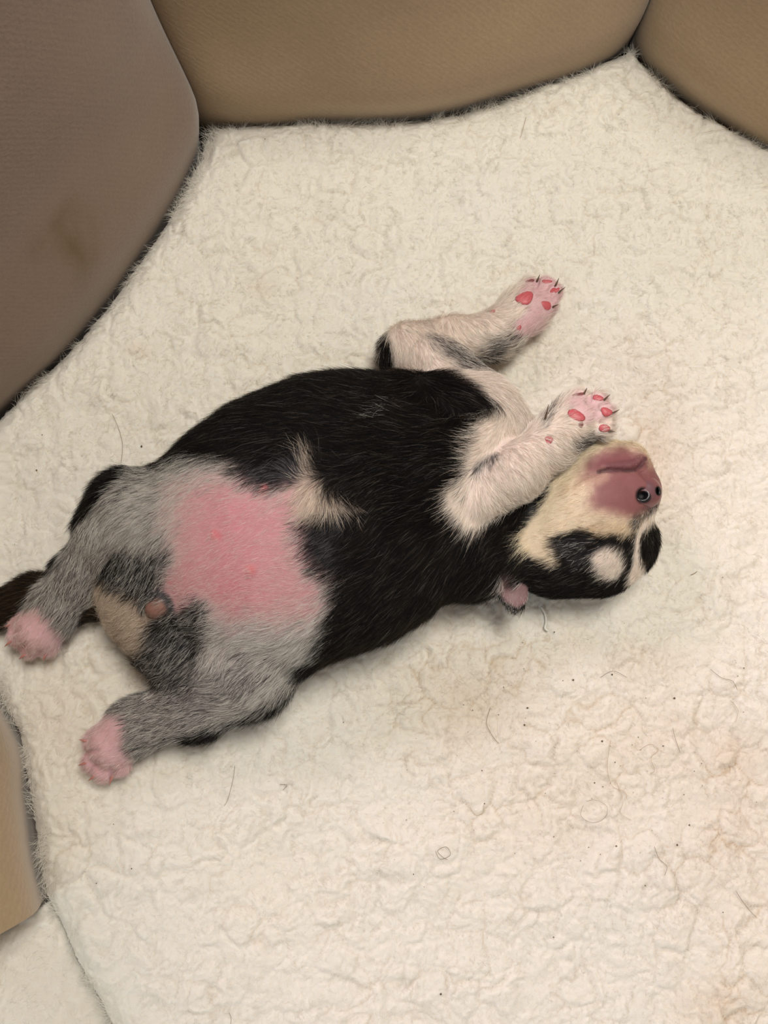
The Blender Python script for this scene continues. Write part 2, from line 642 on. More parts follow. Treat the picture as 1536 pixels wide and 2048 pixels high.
def add_ball(c, r, k):
    global tot
    pr = Prim(); pr.t = 'c'; pr.a = c; pr.b = c + 1e-6; pr.ra = pr.rb = r; pr.zs = 1.0
    lo = c - r - .006; hi = c + r + .006
    i0 = np.maximum(np.floor((lo - glo) / VS).astype(int), 0); i1 = np.minimum(np.ceil((hi - glo) / VS).astype(int) + 1, dims)
    X = np.stack(np.meshgrid(*[ax[q][i0[q]:i1[q]] for q in range(3)], indexing='ij'), -1)
    sl = tuple(slice(a, b) for a, b in zip(i0, i1))
    tot[sl] = smin(tot[sl], psdf(pr, X).astype(np.float32), k)


MOUTH = [(1164, 954), (1198, 944), (1212, 941), (1232, 940), (1262, 941), (1280, 932), (1290, 917)]
EYE = [(1138, 1119), (1160, 1108), (1180, 1096), (1207, 1082)]
for q in smooth_poly([(1208, 936), (1232, 933), (1258, 932), (1276, 925), (1284, 917)], 4, closed=False):
    LIPB.append(surf(q[0], q[1])[0])
for c_ in LIPB:
    add_ball(c_ + np.array([0, 0, -.0012]), .0019, .0015)
carve(MOUTH, .8, 0.0, .5)
carve([(1276, 941), (1288, 952), (1297, 962)], 0.6, 0.1)
NOS1 = surf(1285, 991)[0]; NOS2 = surf(1312, 985)[0]
NOSC = surf(1293, 986)[0]
NOSV = {k: surf(*k)[0] for k in ((1292, 984), (1285, 995), (1308, 987), (1285, 990), (1311, 984), (1293, 983))}
def dig(c, r):
    global tot
    pr = Prim(); pr.t = 'c'; pr.a = c; pr.b = c + 1e-6; pr.ra = pr.rb = r; pr.zs = 1.0
    lo = c - r - .005; hi = c + r + .005
    i0 = np.maximum(np.floor((lo - glo) / VS).astype(int), 0); i1 = np.minimum(np.ceil((hi - glo) / VS).astype(int) + 1, dims)
    X = np.stack(np.meshgrid(*[ax[q][i0[q]:i1[q]] for q in range(3)], indexing='ij'), -1)
    sl = tuple(slice(a, b) for a, b in zip(i0, i1))
    tot[sl] = smax(tot[sl], -psdf(pr, X).astype(np.float32), .0006)


dig(NOS1 - np.array([0, 0, .0006]), .0021)
dig(NOS2 - np.array([0, 0, .0006]), .0014)
carve(EYE, 1.0, 0.2, .5)
carve([(1143, 971), (1158, 960), (1175, 951)], 0.8, -0.2)
carve([(1014, 1146), (1020, 1168), (1026, 1192)], 2.4, -1.2)       # hollow of the ear
for a, b in (((1068, 582), (1075, 560)), ((1098, 584), (1108, 570)), ((1096, 597), (1112, 597)),
             ((1176, 806), (1180, 784)), ((1200, 816), (1216, 806)), ((1203, 841), (1222, 840)),
             ((40, 1256), (20, 1264)), ((52, 1286), (38, 1304)), ((78, 1296), (80, 1316)),
             ((196, 1500), (168, 1504)), ((200, 1528), (180, 1546)), ((224, 1530), (224, 1556))):
    carve([a, ((a[0] + b[0]) / 2, (a[1] + b[1]) / 2), b], .7 if a[1] > 1000 else 1.0, 0.1)
# sheath knob on the belly
kc = surf(316, 1210)[0]


add_ball(kc + np.array([0, 0, .0002]), .0046, .005)
for q in ((526, 978), (430, 1070), (500, 1140)):
    add_ball(surf(*q)[0] - np.array([0, 0, .0006]), .0012, .002)


def surface_nets(d, org, h):
    s = d < 0
    n = np.array(d.shape) - 1
    c = np.zeros(n, np.int8)
    offs = [(a, b, e) for a in (0, 1) for b in (0, 1) for e in (0, 1)]
    for a, b, e in offs:
        c += s[a:n[0] + a, b:n[1] + b, e:n[2] + e]
    m = (c > 0) & (c < 8)
    cells = np.argwhere(m)
    idx = np.full(n, -1, np.int64); idx[m] = np.arange(len(cells))
    pos = np.zeros((len(cells), 3)); cnt = np.zeros(len(cells))
    for a in offs:
        for axis in range(3):
            if a[axis]:
                continue
            b = list(a); b[axis] = 1
            ca = cells + a; cb = cells + b
            da = d[ca[:, 0], ca[:, 1], ca[:, 2]]; db = d[cb[:, 0], cb[:, 1], cb[:, 2]]
            x = (da < 0) != (db < 0)
            t = np.where(x, da / np.where(x, da - db, 1), 0)
            q = cells + np.array(a) + t[:, None] * (np.array(b) - np.array(a))
            pos[x] += q[x]; cnt[x] += 1
    V = pos / cnt[:, None] * h + org
    faces = []
    for axis in range(3):
        u, w = [(1, 2), (2, 0), (0, 1)][axis]
        sa = [slice(None)] * 3; sb = [slice(None)] * 3
        sa[axis] = slice(0, -1); sb[axis] = slice(1, None)
        s1, s2 = s[tuple(sa)], s[tuple(sb)]
        e = np.argwhere(s1 != s2)
        ok = (e[:, u] > 0) & (e[:, w] > 0) & (e[:, u] < n[u]) & (e[:, w] < n[w])
        e = e[ok]
        flip = s1[e[:, 0], e[:, 1], e[:, 2]]
        du = np.zeros(3, int); du[u] = 1
        dw = np.zeros(3, int); dw[w] = 1
        q = [e - du - dw, e - dw, e, e - du]
        f = np.stack([idx[k[:, 0], k[:, 1], k[:, 2]] for k in q], 1)
        f[~flip] = f[~flip][:, ::-1]
        faces.append(f)
    return V, np.concatenate(faces)


BV, BF = surface_nets(tot, glo, VS)


def relax(V, Fq, it, lam=0.5):
    n = len(V)
    e = np.concatenate([Fq[:, [0, 1]], Fq[:, [1, 2]], Fq[:, [2, 3]], Fq[:, [3, 0]]])
    i = np.concatenate([e[:, 0], e[:, 1]]); j = np.concatenate([e[:, 1], e[:, 0]])
    cnt = np.bincount(i, minlength=n)[:, None] + 1e-9
    for t in range(it):
        av = np.stack([np.bincount(i, weights=V[j, k], minlength=n) for k in range(3)], 1) / cnt
        V = V + (av - V) * (lam if t % 2 == 0 else -lam * 0.96)
    return V


BV = relax(BV, BF, 6)


def normals(V, Fq):
    fn = np.cross(V[Fq[:, 2]] - V[Fq[:, 0]], V[Fq[:, 3]] - V[Fq[:, 1]])
    n = np.zeros_like(V)
    for k in range(4):
        for c in range(3):
            n[:, c] += np.bincount(Fq[:, k], weights=fn[:, c], minlength=len(V))
    return n / (np.linalg.norm(n, axis=1)[:, None] + 1e-12), np.linalg.norm(fn, axis=1) * 0.5


BN, FAREA = normals(BV, BF)
if (BN * (BV - BV.mean(0))).sum() < 0:
    BF = BF[:, ::-1]; BN = -BN

# ------------------------------------------------------------------ coat: what grows where (areas on the puppy seen from above, by body region)
PN = ['black', 'brown', 'grey', 'dgrey', 'white', 'cream', 'belly', 'paw', 'muzzle', 'earpink', 'knob', 'bluish', 'greywhite', 'tan', 'palecream', 'pinkgrey', 'muzzlerim']
PI = {n: i for i, n in enumerate(PN)}
BLK = (.0062, .0056, .0056); BRN = (.040, .026, .014); WHT = (.87, .80, .70); CRM = (.90, .80, .60); GWH = (.70, .67, .61); GRY = (.16, .15, .145)
#        skin                 hairs [(colour, share)]                         length mm, per mm2, lift, radius mm
PAL = {
    'black':  ((.008, .007, .007), [(BLK, .85), (BRN, .11), ((.16, .14, .12), .04)], 7.5, 7.0, .20, .031),
    'brown':  ((.022, .015, .010), [(BLK, .45), (BRN, .45), ((.11, .08, .05), .10)], 7.5, 7.0, .22, .031),
    'grey':   ((.25, .21, .20),   [(BLK, .30), (GRY, .24), (GWH, .46)], 5.0, 8.0, .16, .027),
    'dgrey':  ((.05, .046, .048),  [(BLK, .60), (GRY, .20), (GWH, .20)], 5.0, 7.0, .18, .029),
    'white':  ((.78, .66, .58),    [(WHT, .74), ((.68, .55, .45), .18), ((.46, .37, .30), .08)], 4.6, 7.0, .20, .028),
    'cream':  ((.70, .57, .42),    [(CRM, .80), ((.68, .53, .34), .15), ((.38, .27, .16), .05)], 5.4, 8.0, .12, .026),
    'palecream': ((.54, .42, .34), [((.74, .64, .52), .66), ((.48, .37, .27), .22), ((.22, .17, .13), .12)], 5.0, 7.0, .18, .028),
    'belly':  ((.50, .24, .26),  [((.78, .60, .57), 1.0)], 3.4, 4.6, .12, .019),
    'pinkgrey': ((.48, .31, .30), [(GWH, .80), ((.62, .42, .40), .12), (GRY, .08)], 4.4, 6.0, .14, .025),
    'paw':    ((.64, .39, .42),    [((.80, .64, .62), .86), ((.62, .34, .34), .14)], 3.0, 5.0, .16, .024),
    'muzzle': ((.235, .088, .092),   [((.42, .26, .23), .8), ((.62, .46, .40), .2)], 2.0, 3.4, .22, .016),
    'muzzlerim': ((.40, .22, .18), [((.66, .51, .39), .8), ((.42, .26, .18), .2)], 3.4, 5.0, .16, .021),
    'earpink': ((.28, .17, .175),   [((.80, .72, .67), .75), ((.5, .36, .34), .2), (BRN, .05)], 3.0, 4.0, .2, .024),
    'knob':   ((.25, .13, .10),    [((.40, .32, .27), 1.0)], 1.5, 1.0, .3, .018),
    'bluish': ((.022, .020, .024), [(BLK, .86), (GRY, .14)], 4.5, 5.5, .16, .028),
    'greywhite': ((.44, .38, .35), [(GRY, .20), (BLK, .06), (GWH, .74)], 5.0, 8.0, .16, .027),
    'tan':    ((.50, .36, .23),    [((.66, .49, .30), .8), (BRN, .2)], 3.4, 7.0, .14, .026),
}
BASE = {T: 'black', HA: 'grey', HB: 'grey', TL: 'brown', FA: 'white', FB: 'white', HD: 'black'}
# (regions, palette, feather mm, strength, polygon in picture pixels on the surface)
COAT = [
    ((T, HA, HB), 'greywhite', 9, .9, [(350, 915), (450, 925), (470, 960), (400, 985), (350, 1060), (320, 1120), (250, 1100), (270, 980)]),
    ((T, HB), 'greywhite', 8, 1, [(420, 1225), (520, 1235), (600, 1225), (640, 1185), (662, 1190), (650, 1260), (640, 1330), (560, 1330), (420, 1320)]),
    ((T,), 'palecream', 5, 1, [(190, 1160), (250, 1180), (292, 1222), (300, 1262), (298, 1300), (270, 1320), (230, 1300), (170, 1240)]),
    ((T, HA, HB), 'pinkgrey', 10, 1, [(340, 950), (440, 925), (490, 945), (540, 970), (600, 960), (625, 1000), (612, 1050), (616, 1105), (650, 1140), (672, 1160), (664, 1220), (620, 1262), (500, 1270), (425, 1250), (400, 1220), (350, 1222), (322, 1180), (330, 1125), (318, 1060), (322, 1000)]),
    ((T, HA, HB), 'belly', 13, 1, [(385, 990), (440, 968), (480, 978), (530, 992), (590, 985), (605, 1005), (596, 1050), (600, 1110), (620, 1150), (634, 1168), (622, 1205), (560, 1226), (500, 1230), (440, 1222), (420, 1196), (350, 1206), (335, 1180), (356, 1125), (355, 1070), (366, 1020)]),
    ((T,), 'palecream', 7, .85, [(592, 985), (596, 930), (612, 905), (636, 950), (668, 985), (700, 1000), (690, 1025), (650, 1030), (610, 1045), (590, 1020)]),
    ((T,), 'bluish', 7, 1, [(484, 935), (520, 915), (600, 915), (590, 960), (530, 972), (490, 958)]),
    ((T,), 'bluish', 8, 1, [(612, 1050), (650, 1030), (690, 1040), (690, 1110), (665, 1150), (620, 1120)]),
    ((T,), 'dgrey', 3, .55, [(742, 838), (790, 798), (800, 810), (760, 838)]),
    ((T, HA), 'dgrey', 7, 1, [(206, 1150), (235, 1118), (300, 1098), (340, 1100), (338, 1125), (315, 1150), (325, 1185), (300, 1200), (262, 1185), (225, 1175)]),
    ((T, HB), 'dgrey', 7, 1, [(300, 1262), (352, 1228), (395, 1202), (418, 1222), (410, 1262), (388, 1295), (396, 1345), (380, 1395), (330, 1385), (286, 1330)]),
    ((T,), 'belly', 3, .7, [(335, 1160), (355, 1180), (385, 1205), (352, 1222), (338, 1195)]),
    ((T,), 'dgrey', 2, 1, [(285, 1212), (290, 1188), (315, 1180), (340, 1190), (350, 1215), (338, 1236), (310, 1242)]),
    ((T,), 'knob', 2, 1, [(290, 1222), (296, 1204), (314, 1198), (328, 1208), (330, 1228), (314, 1240), (298, 1236)]),
    # outer edge of the hind legs is black
    ((HA, T), 'black', 2.5, 1, [(60, 1130), (118, 1124), (148, 1072), (177, 1024), (216, 980), (256, 947), (280, 922), (180, 915), (70, 1040)]),
    ((HB, T), 'black', 2.5, 1, [(376, 1474), (428, 1452), (486, 1424), (546, 1388), (592, 1346), (630, 1312), (680, 1330), (560, 1450), (400, 1510)]),
    ((HA,), 'greywhite', 6, .6, [(150, 1070), (230, 1000), (300, 960), (320, 990), (240, 1060), (190, 1120)]),
    ((HB,), 'greywhite', 6, .8, [(440, 1420), (520, 1370), (600, 1290), (630, 1270), (620, 1340), (520, 1420), (450, 1450)]),
    ((HB,), 'dgrey', 7, .5, [(470, 1290), (500, 1280), (510, 1310), (480, 1330)]),
    ((HA,), 'paw', 3, 1, [(34, 1222), (72, 1212), (98, 1232), (128, 1262), (138, 1300), (110, 1330), (0, 1340), (-10, 1230)]),
    ((HB,), 'paw', 3, 1, [(228, 1425), (248, 1440), (252, 1478), (268, 1510), (285, 1560), (230, 1600), (130, 1590), (130, 1440)]),
    # front leg, upper
    ((T, FA), 'white', 3, 1, [(830, 690), (870, 742), (930, 762), (965, 790), (1000, 806), (1030, 822), (1080, 842), (1080, 800), (1010, 745), (960, 700)]),
    ((FA, T), 'black', 2.5, 1, [(700, 770), (760, 712), (770, 672), (782, 690), (790, 740), (800, 752), (760, 790)]),
    ((FA,), 'dgrey', 8, .8, [(858, 672), (895, 680), (940, 702), (975, 692), (1010, 668), (1042, 650), (1040, 690), (1000, 725), (950, 745), (900, 725)]),
    ((FA,), 'paw', 4, .9, [(1035, 590), (1050, 560), (1100, 545), (1130, 570), (1130, 610), (1060, 680), (1030, 672), (1022, 650), (1050, 630)]),
    # front leg, lower, and the white chest beside it
    ((T, FB), 'white', 6, 1, [(930, 940), (945, 870), (975, 825), (1010, 805), (1080, 830), (1090, 870), (1000, 930), (960, 980), (900, 1000), (915, 970)]),
    ((FB, T), 'dgrey', 2.5, .9, [(946, 940), (965, 921), (990, 906), (994, 914), (970, 931), (954, 946)]),  # shade of the crease between leg and chest put into the coat colour
    ((T,), 'white', 3, 1, [(900, 985), (960, 1000), (1000, 1010), (985, 1035), (950, 1060), (920, 1045), (900, 1020)]),
    ((FB,), 'paw', 4, .75, [(1130, 810), (1150, 785), (1200, 785), (1240, 815), (1240, 860), (1195, 878), (1170, 850)]),
    ((FB,), 'dgrey', 3, .75, [(1140, 890), (1165, 868), (1195, 876), (1190, 890), (1150, 905)]),
    ((FB,), 'dgrey', 3, .6, [(1082, 842), (1096, 812), (1104, 830), (1090, 855)]),
    # face
    ((HD, T), 'cream', 3, 1, [(1096, 985), (1106, 950), (1145, 905), (1180, 880), (1230, 868), (1290, 880), (1330, 930), (1335, 1010), (1300, 1045), (1262, 1068), (1215, 1066), (1170, 1060), (1120, 1068), (1102, 1085), (1110, 1112), (1118, 1130), (1100, 1128), (1066, 1112), (1040, 1088), (1048, 1058), (1074, 1028)]),
    ((HD,), 'dgrey', 3, .55, [(1112, 1084), (1150, 1076), (1190, 1082), (1170, 1098), (1140, 1114), (1118, 1108)]),
    ((HD,), 'dgrey', 3, .5, [(1142, 1124), (1180, 1104), (1196, 1096), (1190, 1116), (1160, 1134)]),
    ((HD,), 'tan', 4, .6, [(1180, 1048), (1220, 1046), (1260, 1050), (1262, 1070), (1215, 1068), (1180, 1062)]),
    ((HD,), 'tan', 4, .45, [(1110, 985), (1140, 960), (1175, 945), (1185, 955), (1150, 980), (1125, 992)]),
    ((HD,), 'muzzlerim', 6, .85, [(1180, 1012), (1178, 980), (1156, 944), (1184, 908), (1225, 894), (1266, 892), (1296, 912), (1320, 955), (1322, 1008), (1298, 1028), (1265, 1038), (1218, 1032)]),
    ((HD,), 'muzzle', 5, .95, [(1192, 1008), (1190, 985), (1205, 965), (1240, 942), (1282, 940), (1325, 960), (1325, 1005), (1300, 1022), (1270, 1032), (1225, 1024)]),
    ((HD,), 'muzzle', 6, 1, [(1176, 938), (1196, 914), (1226, 902), (1260, 900), (1282, 912), (1292, 924), (1280, 944), (1200, 948)]),
    ((HD,), 'white', 2.6, .95, [(1184, 1120), (1192, 1104), (1212, 1092), (1236, 1096), (1252, 1118), (1248, 1145), (1225, 1160), (1200, 1150)]),
    ((HD,), 'dgrey', 4, .8, [(1262, 1040), (1290, 1018), (1310, 1005), (1315, 1020), (1290, 1045), (1270, 1062)]),
    ((HD,), 'white', 1.6, 1, [(1318, 1008), (1322, 1022), (1298, 1048), (1284, 1068), (1280, 1092), (1284, 1120), (1290, 1150), (1258, 1165), (1268, 1120), (1271, 1085), (1280, 1052), (1300, 1028)]),
    ((HD, T), 'black', 2, 1, [(980, 1140), (1004, 1136), (1004, 1200), (1014, 1222), (985, 1222)]),
    ((HD, T), 'earpink', 1.6, 1, [(1002, 1150), (1014, 1134), (1034, 1146), (1050, 1170), (1060, 1190), (1042, 1210), (1018, 1218), (1004, 1196)]),
]


def project_poly(pl):
    a = np.array(pl, float)
    return surf(a[:, 0], a[:, 1], fallback=8.0)[:, :2]


COATW = [(set(g), PI[p], f * 0.001, s, smooth_poly(project_poly(pl), 3)) for g, p, f, s, pl in COAT]
MMIX = {}


def coat(X, N, grp):
    n = len(X)
    w = np.zeros((n, len(PN)), np.float32)
    for g, p in BASE.items():
        w[grp == g, PI[p]] = 1
    # flanks and back, away from the belly side, are black or brown
    br = sstep(.55, .05, N[:, 2]) * (grp == T)
    w[:, PI['brown']] += br * .8; w[:, PI['black']] *= 1 - br * .8
    nz = vnoise(X * 260, 11) * .6 + vnoise(X * 700, 12) * .4
    for gs, pi, f, s, poly in COATW:
        lo = poly.min(0) - f * 2; hi = poly.max(0) + f * 2
        sel = np.all((X[:, :2] > lo) & (X[:, :2] < hi), axis=1) & np.isin(grp, list(gs)) & (N[:, 2] > -.75)
        if not sel.any():
            continue
        q = X[sel]
        d = poly_sd(q[:, :2], poly) + nz[sel] * f * .35
        a = sstep(-f * .5, f * .5, d) * s
        w[sel] *= (1 - a)[:, None]
        w[sel, pi] += a
    return w / w.sum(1, keepdims=True)


def groups(X):
    return np.argmin(np.stack([tri(G[g], X) for g in range(NG)], 1), 1)


BG = groups(BV)
BW = coat(BV, BN, BG)
SKIN = np.array([PAL[n][0] for n in PN])
bc = BW @ SKIN
mott = vnoise(BV * 400, 21) * .5 + vnoise(BV * 1200, 22) * .5
bc = bc * (1 + .10 * mott)[:, None]
# pores and redder flush on the bare belly
bel = BW[:, PI['belly']]
fl_ = np.clip(vnoise(BV * 60, 31) * .5 + .5, 0, 1) * bel
bc[:, 1] *= 1 - .22 * fl_; bc[:, 2] *= 1 - .18 * fl_
# dark line of the closed lids and of the mouth
def line_mask(line, r):
    pl = smooth_poly([q[:2] for q in line], 5, closed=False)
    s = surf(pl[:, 0], pl[:, 1])
    sel = np.where(BG == HD)[0]
    d = np.full(len(BV), 1.0)
    d[sel] = np.min(np.linalg.norm(BV[sel][:, None] - s[None], axis=2), axis=1)
    return sstep(r, r * .4, d)


lm = line_mask(MOUTH[1:], .0013)[:, None]
bc = bc * (1 - lm * .9) + np.array([.055, .018, .022]) * lm * .9
lm = line_mask([(1276, 941), (1288, 952), (1297, 962)], .0014)[:, None]
bc = bc * (1 - lm * .6) + np.array([.20, .06, .06]) * lm * .6
lm = line_mask([(1222, 934), (1250, 930), (1272, 925), (1283, 917)], .0030)[:, None]
bc = bc * (1 - lm * .7) + np.array([.15, .055, .065]) * lm * .7
for c_ in (NOS1, NOS2):
    a = sstep(.0034, .0024, np.linalg.norm((BV - c_) * np.array([1, 1, .7]), axis=1))[:, None]
    bc = bc * (1 - a) + np.array([.010, .009, .010]) * a
for q in ((526, 978), (430, 1070), (500, 1140)):
    s = surf(*q)[0]
    a = sstep(.003, .0008, np.linalg.norm(BV - s, axis=1))[:, None] * .6
    bc = bc * (1 - a) + np.array([.55, .13, .14]) * a

m_skin = material('puppy_skin', rough=.55, attr='coat', spec=.28, sss=.25)
base_p = P(600, 1080, 0); base_p = np.array([base_p[0], base_p[1], H0])
pup = mesh_ob('puppy', BV, BF, m_skin, base=base_p)
vcol(pup, 'coat', bc)
tag(pup, 'newborn black, grey and white puppy asleep on its back with bare pink belly', 'puppy')

# ------------------------------------------------------------------ fur
FLOW = {   # (px, py, dx, dy) the way the hair lies
    T: [(850, 850, -1, .05), (850, 1000, -1, .35), (860, 1120, -.8, .7), (700, 800, -1, -.05), (700, 950, -1, .25), (760, 1180, -.75, .7), (700, 1100, -.9, .5),
        (560, 820, -1, .15), (430, 880, -1, .2), (680, 1260, -.7, .7), (560, 900, -1, .4), (500, 1000, -1, .5), (450, 1100, -1, .45), (560, 1150, -1, -.15), (580, 1050, -1, .2),
        (640, 1060, -.7, .6), (672, 1000, .8, .35), (612, 925, -.1, -1), (640, 1000, -.2, .8), (360, 1170, -1, .4), (280, 1140, -.5, .8), (350, 1300, -.8, .8), (250, 1220, -.8, .5), (300, 1290, -.9, .5),
        (990, 850, -.8, .2), (1000, 900, -.8, .6), (940, 900, -1, .1), (960, 1130, -.4, .9), (920, 1160, -.4, .9), (1030, 1030, -.8, .7), (920, 780, .9, .5), (1000, 780, .8, .5), (1040, 1060, -.7, .6)],
    HA: [(380, 960, -1, .2), (300, 960, -1, .15), (240, 990, -.9, .5), (330, 1050, -.9, .3), (180, 1060, -.6, .9), (160, 1140, -.5, .9), (120, 1200, -.5, .9), (70, 1260, -.6, .7), (250, 1080, -.8, .6)],
    HB: [(600, 1230, -.6, .6), (560, 1300, -.5, .9), (500, 1340, -.8, .7), (440, 1300, -.5, .8), (420, 1400, -1, .3), (300, 1440, -1, .35), (220, 1490, -.8, .7), (200, 1530, -.7, .8), (520, 1390, -.8, .6)],
    TL: [(200, 1190, -1, .1), (60, 1200, -1, .2), (-60, 1230, -1, .3)],
    FA: [(800, 670, .3, 1), (880, 650, .1, 1), (960, 640, .5, .9), (840, 720, .2, 1), (780, 740, -.7, .6), (900, 720, .7, .4), (960, 710, .6, -.4), (1040, 660, .5, -.8), (920, 760, .9, .5), (990, 780, .8, .5), (1060, 610, .8, -.5), (1100, 590, 1, -.3)],
    FB: [(960, 950, .6, .9), (940, 1020, .2, 1), (1020, 930, .7, .9), (1060, 930, .6, .8), (1000, 990, .7, .6), (1100, 890, .7, .6), (1130, 870, .7, .3), (1180, 830, 1, -.2), (1160, 800, .7, -.6), (1090, 840, .2, -.9)],
    HD: [(1280, 960, -.9, .2), (1240, 1010, -1, .12), (1180, 1010, -1, .25), (1100, 1020, -1, .35), (1060, 1080, -1, .35), (1230, 900, -.9, .4), (1150, 930, -1, .4), (1180, 1070, -1, .1), (1230, 1120, -.5, .9), (1200, 1130, -.8, .7),
         (1130, 1090, -1, .25), (1150, 1160, -1, .05), (1080, 1160, -1, .15), (1060, 1130, -1, .2), (1240, 1170, -.8, .5), (1290, 1050, -.5, .9), (1290, 1100, .1, 1), (1310, 1080, .5, .6), (1030, 1180, .3, 1), (1005, 1180, -.1, 1), (1200, 1190, -1, .15)],
}


def flow_dirs(X, grp):
    sd = np.stack([tri(G[g], X) for g in range(NG)], 1)
    wg = np.exp(-(sd - sd.min(1, keepdims=True)) / .0016)
    out = np.zeros_like(X)
    for g, L in FLOW.items():
        sel = np.where(wg[:, g] > .02)[0]
        if not len(sel):
            continue
        A = np.array(L, float)
        pos = surf(A[:, 0], A[:, 1])
        vec = np.stack([A[:, 2], -A[:, 3], np.zeros(len(A))], 1)
        vec /= np.linalg.norm(vec, axis=1)[:, None]
        w = 1 / (np.linalg.norm(X[sel][:, None] - pos[None], axis=2) ** 2 + .004 ** 2) ** 1.5
        f_ = w @ vec
        out[sel] += f_ / (np.linalg.norm(f_, axis=1)[:, None] + 1e-12) * wg[sel, g][:, None]
    n_ = np.linalg.norm(out, axis=1)[:, None]
    return out / (n_ + .15)


HLEN = np.array([PAL[n][2] for n in PN]) * .001
HDEN = np.array([PAL[n][3] for n in PN])
HLIFT = np.array([PAL[n][4] for n in PN])
HRAD = np.array([PAL[n][5] for n in PN]) * .001
vd = BW @ HDEN                                        # hairs per mm2 at each vertex
vd[BN[:, 2] < -.55] = 0
pads_px = []                                          # bare pads are cut out below
PADS = [  # px, py, rx, ry, turn, leg
    (1050, 596, 19, 15, -30, FA), (1106, 581, 13, 9, 15, FA), (1092, 611, 14, 9, 10, FA), (1094, 563, 10, 5, 5, FA), (1060, 562, 11, 5, -25, FA), (985, 623, 7, 7, 0, FA), (1038, 656, 8, 6, -40, FA),
    (1152, 831, 19, 12, 25, FB), (1213, 824, 12, 9, 20, FB), (1209, 857, 12, 8, 5, FB), (1196, 796, 11, 7, 15, FB), (1157, 789, 14, 6, -20, FB), (1098, 880, 9, 9, 20, FB), (1162, 850, 6, 6, 0, FB)]
pad_pos = [surf(p[0], p[1])[0] for p in PADS]
for p, c in zip(PADS, pad_pos):
    r = max(p[2], p[3]) * .00018
    vd[np.linalg.norm(BV - c, axis=1) < r * .8] = 0
nose_c = NOSC
vd[np.linalg.norm(BV - nose_c, axis=1) < .0055] = 0
fd = vd[BF].mean(1) * FAREA * 1e6
NH = int(fd.sum())
cum = np.cumsum(fd); cum /= cum[-1]
fi = np.searchsorted(cum, rng.random(NH))
u, v = rng.random(NH), rng.random(NH)
q = BF[fi]


def bil(A):
    a, b, c, d = (A[q[:, k]] for k in range(4))
    if A.ndim > 1:
        uu, vv = u[:, None], v[:, None]
    else:
        uu, vv = u, v
    return a * (1 - uu) * (1 - vv) + b * uu * (1 - vv) + c * uu * vv + d * (1 - uu) * vv


HX = bil(BV); HN = bil(BN); HN /= np.linalg.norm(HN, axis=1)[:, None]
HG = BG[q[:, 0]]
HW = bil(BW)
fl = flow_dirs(HX, HG)
# comb: add slow wander
wv = np.stack([vnoise(HX * 150, s) for s in (41, 42, 43)], 1) * .28 + np.stack([vnoise(HX * 600, s) for s in (44, 45, 46)], 1) * .22 + rng.normal(0, .13, (NH, 3))
fl = fl + wv
tgt = fl - (fl * HN).sum(1, keepdims=True) * HN
tgt /= np.linalg.norm(tgt, axis=1)[:, None] + 1e-9
# each hair belongs to one coat kind
cw = np.cumsum(HW, 1); cw /= cw[:, -1:]
kind = (rng.random(NH)[:, None] > cw).sum(1).clip(0, len(PN) - 1)
tint = np.zeros((NH, 3))
for i, n in enumerate(PN):
    sel = np.where(kind == i)[0]
    if not len(sel):
        continue
    cs = np.array([c for c, _ in PAL[n][1]]); pr = np.array([p for _, p in PAL[n][1]])
    tint[sel] = cs[rng.choice(len(cs), len(sel), p=pr / pr.sum())]
tint *= rng.normal(1, .15, (NH, 1)).clip(.55, 1.4)
ln = (HW @ HLEN) * (1 + rng.normal(0, .18, NH)).clip(.5, 1.5)
ln *= np.array([1, .95, .95, .8, .85, .85, .52])[HG]
lift = (HW @ HLIFT) + np.abs(rng.normal(0, .10, NH)) + .38 * np.clip(1 - HN[:, 2], 0, 1) ** 2
rad = HRAD[kind]
K = 5
t = np.linspace(0, 1, K)
d0 = tgt * np.cos(lift)[:, None] + HN * np.sin(lift)[:, None]
bend = tgt * 0 - HN * (np.sin(lift) * .75)[:, None] + rng.normal(0, .10, (NH, 3))
pts = HX[:, None] - HN[:, None] * .0002 + ln[:, None, None] * (t[None, :, None] * d0[:, None] + (t ** 2)[None, :, None] * bend[:, None] * .6)
rr = rad[:, None] * np.array([1.0, .95, .8, .55, .15])[None]
m_fur = material('puppy_hair', rough=.45, attr='tint', spec=.10)
fur = curves_ob('fur', pts, rr, m_fur, pup, base_p, tint)
fur['kind'] = 'stuff'
print('hairs', NH, 'body verts', len(BV))

# ------------------------------------------------------------------ paw pads, claws, nose
m_pad = material('pad_skin', (.52, .10, .115), .42, spec=.4, sss=.2)
m_padd = material('dark_pad_skin', (.22, .075, .07), .42, spec=.4)
m_claw = material('claw_horn', (.11, .07, .04), .35, spec=.5)
m_clawp = material('pale_claw_horn', (.50, .20, .17), .35, spec=.5)


def body_normal(x):
    x = np.atleast_2d(x)
    e = .0012
    g = np.stack([tri(tot, x + np.eye(3)[k] * e) - tri(tot, x - np.eye(3)[k] * e) for k in range(3)], 1)
    return (g / (np.linalg.norm(g, axis=1)[:, None] + 1e-12))[0]


def dome(n=14, m=5):
    V, Fc = [], []
    for j in range(m):
        a = j / (m - 1) * math.pi * .62
        for i in range(n):
            b = 2 * math.pi * i / n
            V.append((math.sin(a) * math.cos(b), math.sin(a) * math.sin(b), math.cos(a)))
    for j in range(m - 1):
        for i in range(n):
            Fc.append((j * n + i, (j + 1) * n + i, (j + 1) * n + (i + 1) % n, j * n + (i + 1) % n))
    Fc.append(tuple((m - 1) * n + i for i in range(n))[::-1])
    return np.array(V), Fc


